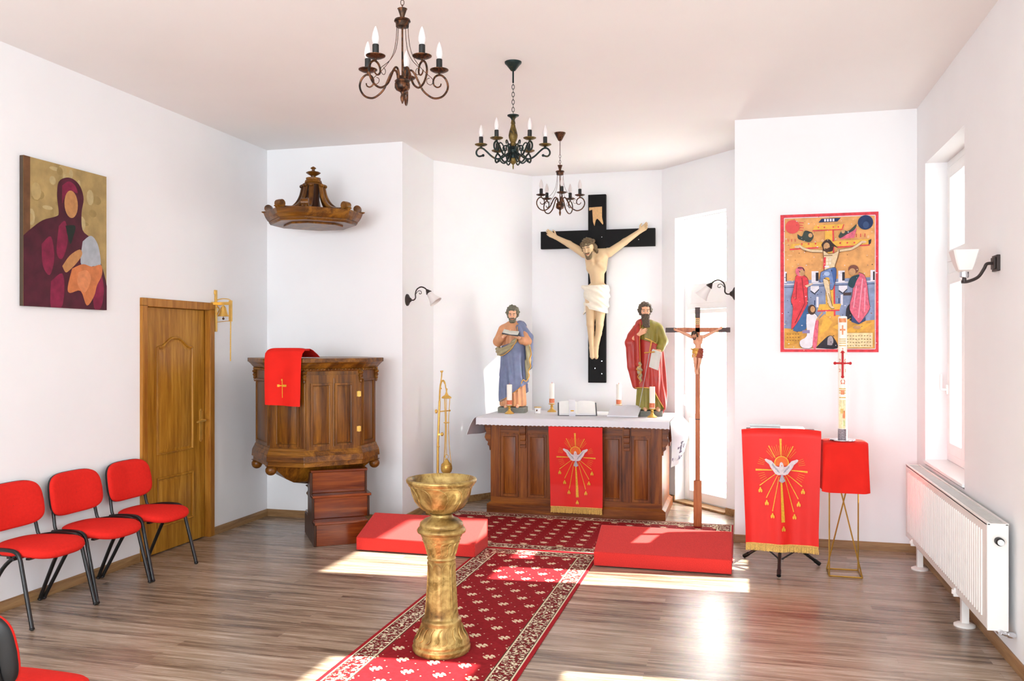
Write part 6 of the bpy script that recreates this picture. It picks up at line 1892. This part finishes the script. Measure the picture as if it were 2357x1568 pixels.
# ---------------------------------------------------------------- statue with the sword
def statue_red():
    t = thing('statue', 'painted statue in red mantle with long beard holding sword and letter, right of the altar', 'statue', (-0.885, 8.81, TZ), math.radians(4))
    b = MB(); b.prism([(-.128, -.09), (.125, -.09), (.13, .10), (-.13, .10)], 0, .058, 0); b.build('base', M_STONE, t, 0.004)
    hs = 0.66
    R = rot('X', 4) @ rot('Z', 8)
    hp, q = head_prims((-.048, -.015, 1.047), R, hs, (-.04, .01, .93))
    body = hp + [('c', (-.03, .01, .90), (0, .01, .3), .06, .07), ('c', (-.125, .0, .90), (.065, .0, .905), .035, .035),
                 ('c', (-.14, .0, .895), (-.185, -.045, .76), .030, .026), ('c', (-.185, -.045, .76), (-.105, -.115, .825), .025, .019),
                 ('c', (.085, .0, .90), (.128, -.03, .755), .030, .026), ('c', (.128, -.03, .755), (.095, -.105, .665), .025, .019),
                 ('c', (-.05, .0, .3), (-.055, -.02, .09), .045, .03), ('c', (.05, .0, .3), (.06, -.02, .09), .045, .03),
                 ('c', (-.045, -.06, .078), (-.04, -.122, .068), .024, .016), ('c', (.075, -.06, .078), (.09, -.115, .068), .024, .016)]
    body += hand_prims((-.105, -.115, .825), (.78, -.1, .5), (-.3, -.3, .85), (.1, .9, -.2), .60, .45)
    body += hand_prims((.095, -.105, .665), (-.55, -.45, -.55), (-.6, .1, .6), (.3, .6, -.5), .60, .75)
    bo = organic_obj('figure', organic(body, .0034, .010), M_SKIN3, t)
    face_paint(q, hs, bo)
    hp = curls(q, hs)
    hp.append(('-e', q(0, -.105, .0), (.058 * hs, .06 * hs, .075 * hs)))
    organic_obj('hair', organic(hp, .0032, .006, hair_noise(.0022, 150)), M_HAIRD, bo)
    bp = [('c', q(-.048, -.045, -.02), q(-.03, -.075, -.085), .022 * hs, .032 * hs), ('c', q(.048, -.045, -.02), q(.03, -.075, -.085), .022 * hs, .032 * hs), ('c', q(-.03, -.088, -.028), q(.03, -.088, -.028), .011 * hs, .011 * hs),
          ('c', q(0, -.085, -.09), (-.035, -.105, .905), .050 * hs, .022 * hs, (1.1, .8, 1)), ('c', q(.03, -.08, -.1), (-.012, -.1, .905), .03 * hs, .02 * hs), ('c', q(-.03, -.08, -.1), (-.055, -.1, .91), .03 * hs, .02 * hs)]
    organic_obj('beard', organic(bp, .003, .008, lambda X, Y, Z: .0022 * np.sin(260 * X + 18 * np.sin(Z * 40)) + 0 * Y), M_HAIRD, bo)
    tun = [('c', (-.10, .005, .895), (.06, .005, .905), .048, .046, (1, .85, 1)), ('c', (-.02, .005, .87), (0, .0, .64), .110, .106, (1, .74, 1)), ('c', (0, .0, .62), (0.0, .005, .10), .106, .132, (1, .76, 1)),
           ('c', (.085, .0, .89), (.132, -.025, .755), .046, .050), ('c', (.132, -.025, .755), (.105, -.088, .69), .048, .040), ('c', (-.135, .0, .885), (-.18, -.04, .765), .042, .04)]
    organic_obj('tunic', organic(tun, .0045, .016, folds(0, 0, 12, .0085, .95, .6, 1.4, 1.2), lambda X, Y, Z: .066 - Z + 0 * X + 0 * Y), M_TUNG, t)
    man = [('c', (.0, .0, .74), (.008, .005, .10), .124, .150, (1.04, .80, 1))]
    def cl(X, Y, Z):
        hem = .285 - np.clip(X - .03, 0, .12) * 1.85 - .14 * (Y > .03)
        return np.maximum(hem - Z, Z - (.775 - .30 * (X + .08)))
    m1 = organic(man, .0045, .012, folds(.02, .06, 8, .013, .78, .35, 0.6, -2.4), cl)
    sh = [('c', (-.085, .0, .935), (-.168, -.02, .80), .050, .058), ('c', (-.168, -.02, .80), (-.20, -.045, .74), .055, .05), ('c', (-.185, -.04, .74), (-.165, -.035, .50), .056, .062), ('c', (-.165, -.035, .50), (-.135, -.045, .31), .060, .036), ('c', (-.07, .05, .92), (-.07, .07, .45), .07, .09, (1.2, .6, 1)), ('c', (.04, .065, .80), (.04, .08, .3), .06, .09, (1.2, .5, 1)), ('c', (-.115, -.065, .90), (-.125, -.09, .80), .026, .03), ('c', (-.125, -.10, .80), (-.115, -.10, .52), .026, .03)]
    m2 = organic(sh, .0045, .014, folds(-.1, .08, 9, .0075, 1.0, .4, 2.0, 2.2))
    organic_obj('mantle', join(m1, m2), M_MANR, t)
    rl = [('c', (-.098, -.118, .545), (-.10, -.122, .47), .016, .026), ('c', (-.10, -.122, .47), (-.088, -.12, .36), .026, .012)]
    organic_obj('mantle_lining', organic(rl, .0034, .008, lambda X, Y, Z: .005 * np.sin(120 * Z + 60 * X) + 0 * Y), M_TAN, t)
    g = MB()
    g.tube(smooth_path([(-.095, -.055, .955), (-.094, -.092, .88), (-.098, -.120, .76), (-.094, -.126, .60), (-.09, -.126, .46)], 5), .0034, 6)
    g.tube(smooth_path([(-.135, -.12, .53), (-.09, -.145, .515), (-.13, -.135, .475), (-.082, -.148, .45), (-.118, -.14, .40), (-.085, -.14, .365), (-.10, -.13, .335)], 5), .0045, 6)
    g.tube(smooth_path([(-.145, -.075, .285), (-.08, -.118, .292), (.0, -.128, .288), (.035, -.126, .275), (.08, -.115, .19), (.135, -.075, .095)], 5), .004, 6)
    g.tube(smooth_path([(-.045, -.108, .785), (.01, -.108, .765), (.06, -.098, .735)], 5), .0042, 6)
    g.build('gilt_trim', M_TRIM, t)
    top, tip = vv(.0, -.172, .645), vv(-.105, -.135, .075)
    d = (tip - top).normalized()
    k = MB(); k.tube([top, top + d * .5, tip], [.0105, .009, .003], 4, flat=.35); sw = k.build('sword', M_STEEL, t)
    k = MB(); k.tube([top - d * .005, top - d * .10], .007, 8); k.ball(top - d * .108, .011, 10); e_ = vv(.99, -.12, .10); k.tube([top - e_ * .052, top + e_ * .052], .0065, 8)
    k.build('hilt', M_TRIM, sw)
    def letter(a, b): 
        return (.026 + .088 * a - .03 * b, -.150 - .012 * math.sin(a * 3) + .010 * b, .672 - .035 * a - .172 * b + .0 * a)
    k = MB(); k.sheet(letter, 8, 8, .004); k.tube([(.03, -.155, .672), (.115, -.155, .636)], .009, 8); k.build('letter', M_LETTER, t)
statue_red()

# ---------------------------------------------------------------- crucifix figures
def corpus(parent, o, sx, sz, s, h, m_skin, m_loin, m_loin2, hairm, y0=0.0):
    """o: where the middle of the cross beam is; joints measured on the wall crucifix, scaled by sx, sz; s scales thicknesses"""
    o = Vector(o)
    def j(x, y, z): return tuple(o + Vector((x * sx, y * s + y0, z * sz)))
    R = rot('Y', -13) @ rot('X', 24) @ rot('Z', -16)
    hs = 0.82 * s
    hp, q = head_prims(j(-.066, -.135, -.125), R, hs, j(-.005, -.075, -.20))
    B = hp + [('c', j(-.125, -.06, -.165), j(.135, -.06, -.165), .05 * s, .05 * s), ('c', j(-.042, -.075, -.22), j(-.036, -.075, -.33), .078 * s, .070 * s, (1, .85, 1)), ('c', j(.058, -.075, -.22), j(.052, -.075, -.33), .078 * s, .070 * s, (1, .85, 1)),
              ('c', j(.008, -.075, -.34), j(.018, -.07, -.50), .088 * s, .074 * s, (1, .78, 1)), ('c', j(-.035, -.07, -.57), j(.065, -.07, -.57), .072 * s, .072 * s), ('c', j(-.062, -.118, -.225), j(-.035, -.125, -.235), .040 * s, .042 * s), ('c', j(.072, -.118, -.225), j(.045, -.125, -.235), .040 * s, .042 * s), ('c', j(-.075, -.105, -.335), j(-.03, -.125, -.29), .026 * s, .028 * s), ('c', j(.085, -.105, -.335), j(.045, -.125, -.29), .026 * s, .028 * s),
              ('c', j(-.135, -.06, -.165), j(-.305, -.05, -.055), .047 * s, .036 * s), ('c', j(-.305, -.05, -.055), j(-.455, -.04, .025), .037 * s, .024 * s),
              ('c', j(.145, -.06, -.165), j(.315, -.05, -.05), .047 * s, .036 * s), ('c', j(.315, -.05, -.05), j(.475, -.04, .06), .037 * s, .024 * s),
              ('c', j(-.05, -.075, -.60), j(-.048, -.14, -.945), .074 * s, .043 * s), ('c', j(.072, -.075, -.60), j(.050, -.13, -.945), .074 * s, .043 * s),
              ('c', j(-.048, -.13, -.96), j(-.045, -.075, -1.20), .042 * s, .025 * s), ('c', j(.050, -.12, -.96), j(.004, -.065, -1.20), .042 * s, .025 * s),
              ('c', j(-.048, -.065, -1.04), j(-.048, -.065, -1.06), .036 * s, .034 * s), ('c', j(.032, -.06, -1.04), j(.030, -.06, -1.06), .036 * s, .034 * s),
              ('c', j(-.045, -.07, -1.21), j(-.035, -.115, -1.30), .030 * s, .022 * s), ('c', j(-.035, -.115, -1.30), j(-.035, -.10, -1.315), .022 * s, .018 * s), ('c', j(-.002, -.06, -1.21), j(.008, -.10, -1.30), .030 * s, .022 * s), ('c', j(.008, -.10, -1.30), j(.008, -.09, -1.315), .022 * s, .018 * s)]
    B.append(('-e', j(.008, -.185, -.385), (.042 * s, .036 * s, .055 * s))); B.append(('-e', j(.018, -.150, -.49), (.008 * s, .012 * s, .008 * s)))
    B += hand_prims(j(-.455, -.04, .025), (-.84 * sx, -.12, .52 * sz), (.5, 0, .8), (0, -1, .1), .78 * s, .55)
    B += hand_prims(j(.475, -.04, .06), (.80 * sx, -.12, .58 * sz), (-.5, 0, .8), (0, -1, .1), .78 * s, .55)
    bo = organic_obj('figure', organic(B, h, .013 * s), m_skin, parent)
    face_paint(q, hs, bo, False)
    hp = [('c', q(0, .035, .06), q(0, .0, .08), .086 * hs, .078 * hs), ('c', q(-.082, .02, .03), q(-.085, .015, -.10), .03 * hs, .022 * hs), ('c', q(.082, .02, .03), q(.088, .03, -.09), .028 * hs, .022 * hs), ('c', q(.07, .05, .0), q(.06, .05, -.10), .035 * hs, .026 * hs), ('c', q(-.06, .06, .0), q(-.05, .06, -.12), .04 * hs, .03 * hs), ('-e', q(0, -.11, .0), (.06 * hs, .06 * hs, .08 * hs))]
    ho = organic_obj('hair', organic(hp, h * .9, .01 * s, lambda X, Y, Z: .004 * s * np.sin(110 / s * X + 12 * np.sin(20 * Z)) + 0 * Y), hairm, bo)
    cr = MB(); n = 40
    cr.tube([q((.093 + .006 * math.sin(i * 2.1)) * math.cos(2 * PI * i / n), .012 + .1 * math.sin(2 * PI * i / n), .078 + .008 * math.sin(i * 1.3)) for i in range(n)], .010 * hs, 6, closed=True)
    cr.tube([q(.095 * math.cos(2 * PI * i / n), .012 + .1 * math.sin(2 * PI * i / n), .085 + .01 * math.sin(i * 1.9 + 2)) for i in range(n)], .009 * hs, 6, closed=True)
    cr.build('crown', hairm, bo)
    bp = [('c', q(-.04, -.05, -.035), q(-.02, -.075, -.088), .018 * hs, .026 * hs), ('c', q(.04, -.05, -.035), q(.02, -.075, -.088), .018 * hs, .026 * hs), ('c', q(-.012, -.085, -.098), q(.012, -.085, -.098), .026 * hs, .026 * hs), ('c', q(-.028, -.088, -.03), q(.028, -.088, -.03), .008 * hs, .008 * hs)]
    organic_obj('beard', organic(bp, h * .9, .008 * s), hairm, bo)
    L = [('c', j(.0, -.075, -.57), j(.025, -.075, -.57), .112 * s, .112 * s, (1, .88, 1)), ('c', j(-.012, -.078, -.60), j(-.005, -.10, -.80), .118 * s, .094 * s, (1, .85, 1)), ('c', j(.042, -.078, -.60), j(.045, -.10, -.82), .114 * s, .092 * s, (1, .85, 1)),
         ('c', j(-.09, -.10, -.575), j(-.135, -.11, -.545), .026 * s, .020 * s), ('c', j(-.09, -.085, -.58), j(-.105, -.085, -.86), .030 * s, .030 * s)]
    def dsp(X, Y, Z):
        x = (X - o.x) / sx; z = (Z - o.z) / sz
        return .0055 * s * (np.sin(62 * (z + .42 * x)) + .5 * np.sin(105 * (z + .55 * x + 1.5 * x * x)) + 0 * Y)
    def clp(X, Y, Z):
        z = (Z - o.z) / sz; x = (X - o.x) / sx
        return (np.maximum(z + .525 - .05 * np.abs(x), -(z + .80 + .25 * np.clip(x, -.05, .12) + .10 * np.clip(-x - .08, 0, 1) * 10)) * s) + 0 * Y
    mats = [m_loin] if m_loin2 is None else [m_loin, m_loin2]
    organic_obj('loincloth', organic(L, h, .02 * s, dsp, clp), mats, bo, (lambda c: ((c[:, 0] - o.x) / sx < .03 + .25 * ((c[:, 2] - o.z) / sz + .55))) if m_loin2 is not None else None)

# large black wall cross
XC, YC = -1.533, 9.55
t = thing('wall_crucifix', 'large black cross with a pale crucified figure hanging on the niche wall', 'crucifix', (XC, YC, 1.262))
cb = MB(); cb.box(-.0985, .0985, -.085, -.03, 0.0, 2.083); cb.box(-.638, .638, -.0845, -.0305, 1.497, 1.692)
cb.build('cross', M_XBLACK, t, 0.003)
MB().box(-.03, .03, -.031, -.002, 1.2, 1.9).build('wall_fixing', M_XBLACK, t)
bl = MB()
for x, z in ((.055, 1.25), (.055, 0.24), (.055, .10), (-.02, .16), (-.36, 1.60), (.46, 1.57), (.055, 1.61)):
    bl.lathe([(.006, 0), (.005, .004)], (0, 0, 0), 10); n = 20
    for i in range(len(bl.v) - n, len(bl.v)):
        a = bl.v[i]; bl.v[i] = (x + a[0], -.085 - a[2], z + a[1])
bl.build('screw_heads', M_CHROME, t)
def scroll(a, b):
    w = .062 if b < .12 else .050
    zz = 1.965 - .185 * b - (.03 * abs(a - .5) * 2 * (b > .95)) + .012 * math.sin(a * 5)
    return ((-.075 if b < .15 else -.05) + (a) * (.13 if b < .15 else .10) + .012 * b * (a - .3), -.095 - .006 * math.sin(a * 7), zz)
sc_ = MB()
def slab(pts, d=.014):
    m_ = MB(Matrix(((1, 0, 0, 0), (0, 0, 1, 0), (0, 1, 0, 0), (0, 0, 0, 1)))); m_.prism(pts, -.085 - d, -.084); return m_
m_ = slab([(-.085, 1.94), (-.085, 1.905), (-.05, 1.915), (-.042, 1.78), (-.026, 1.735), (-.010, 1.80), (.006, 1.815), (.03, 1.79), (.066, 1.745), (.072, 1.76), (.058, 1.83), (.058, 1.945)])
m_.tube([(-.085, -.097, 1.942), (.058, -.097, 1.947)], .012, 8)
sc_o = m_.build('inscription_scroll', M_CREAM, t, 0.002)
corpus(t, (.0, -.085, 1.594), 1.0, 1.0, 1.0, .0046, M_SKIN, M_LOIN, None, M_HAIRB)

# standing processional crucifix
t = thing('standing_crucifix', 'slim brown standing crucifix on a floor post before the glazed door', 'crucifix', (-0.381, 8.15, 0.007))
b = MB(); b.box(-.036, .036, -.03, .03, 0.0, .425); b.build('foot_post', M_CROSSW, t, 0.003)
b = MB(); b.box(-.0215, .0215, -.018, .018, .425, 2.02); b.build('upright', M_CROSSW, t, 0.002)
MB().box(-.0222, .0222, -.0187, .0187, .985, .992).build('joint_ring', M_CROSSD, t)
b = MB(); b.box(-.19, .19, -.018, .018, 1.792, 1.834); b.build('cross_beam', M_CROSSW, t, 0.002)
for x0, x1 in ((-.292, -.188), (.188, .292)): MB().box(x0, x1, -.019, .019, 1.791, 1.835).build('beam_end', M_CROSSD, t, 0.002)
MB().box(-.0225, .0225, -.019, .019, 1.925, 2.022).build('top_end', M_CROSSD, t, 0.002)
b = MB(); b.box(-.019, .019, -.024, -.018, 1.862, 1.922)
b.build('inscription_plate', M_CREAM, t, 0.001)
ks = MB()
for i in range(2):
    for k in range(3): ks.box(-.012 + .014 * i, -.004 + .014 * i, -.0255, -.0235, 1.868 + .018 * k, 1.876 + .018 * k)
ks.build('inscription', M_HAIRB, t)
corpus(t, (.0, -.019, 1.800), .40, .30, .34, .0023, M_SKIN2, M_LOINR, M_TRIM, M_HAIRK)
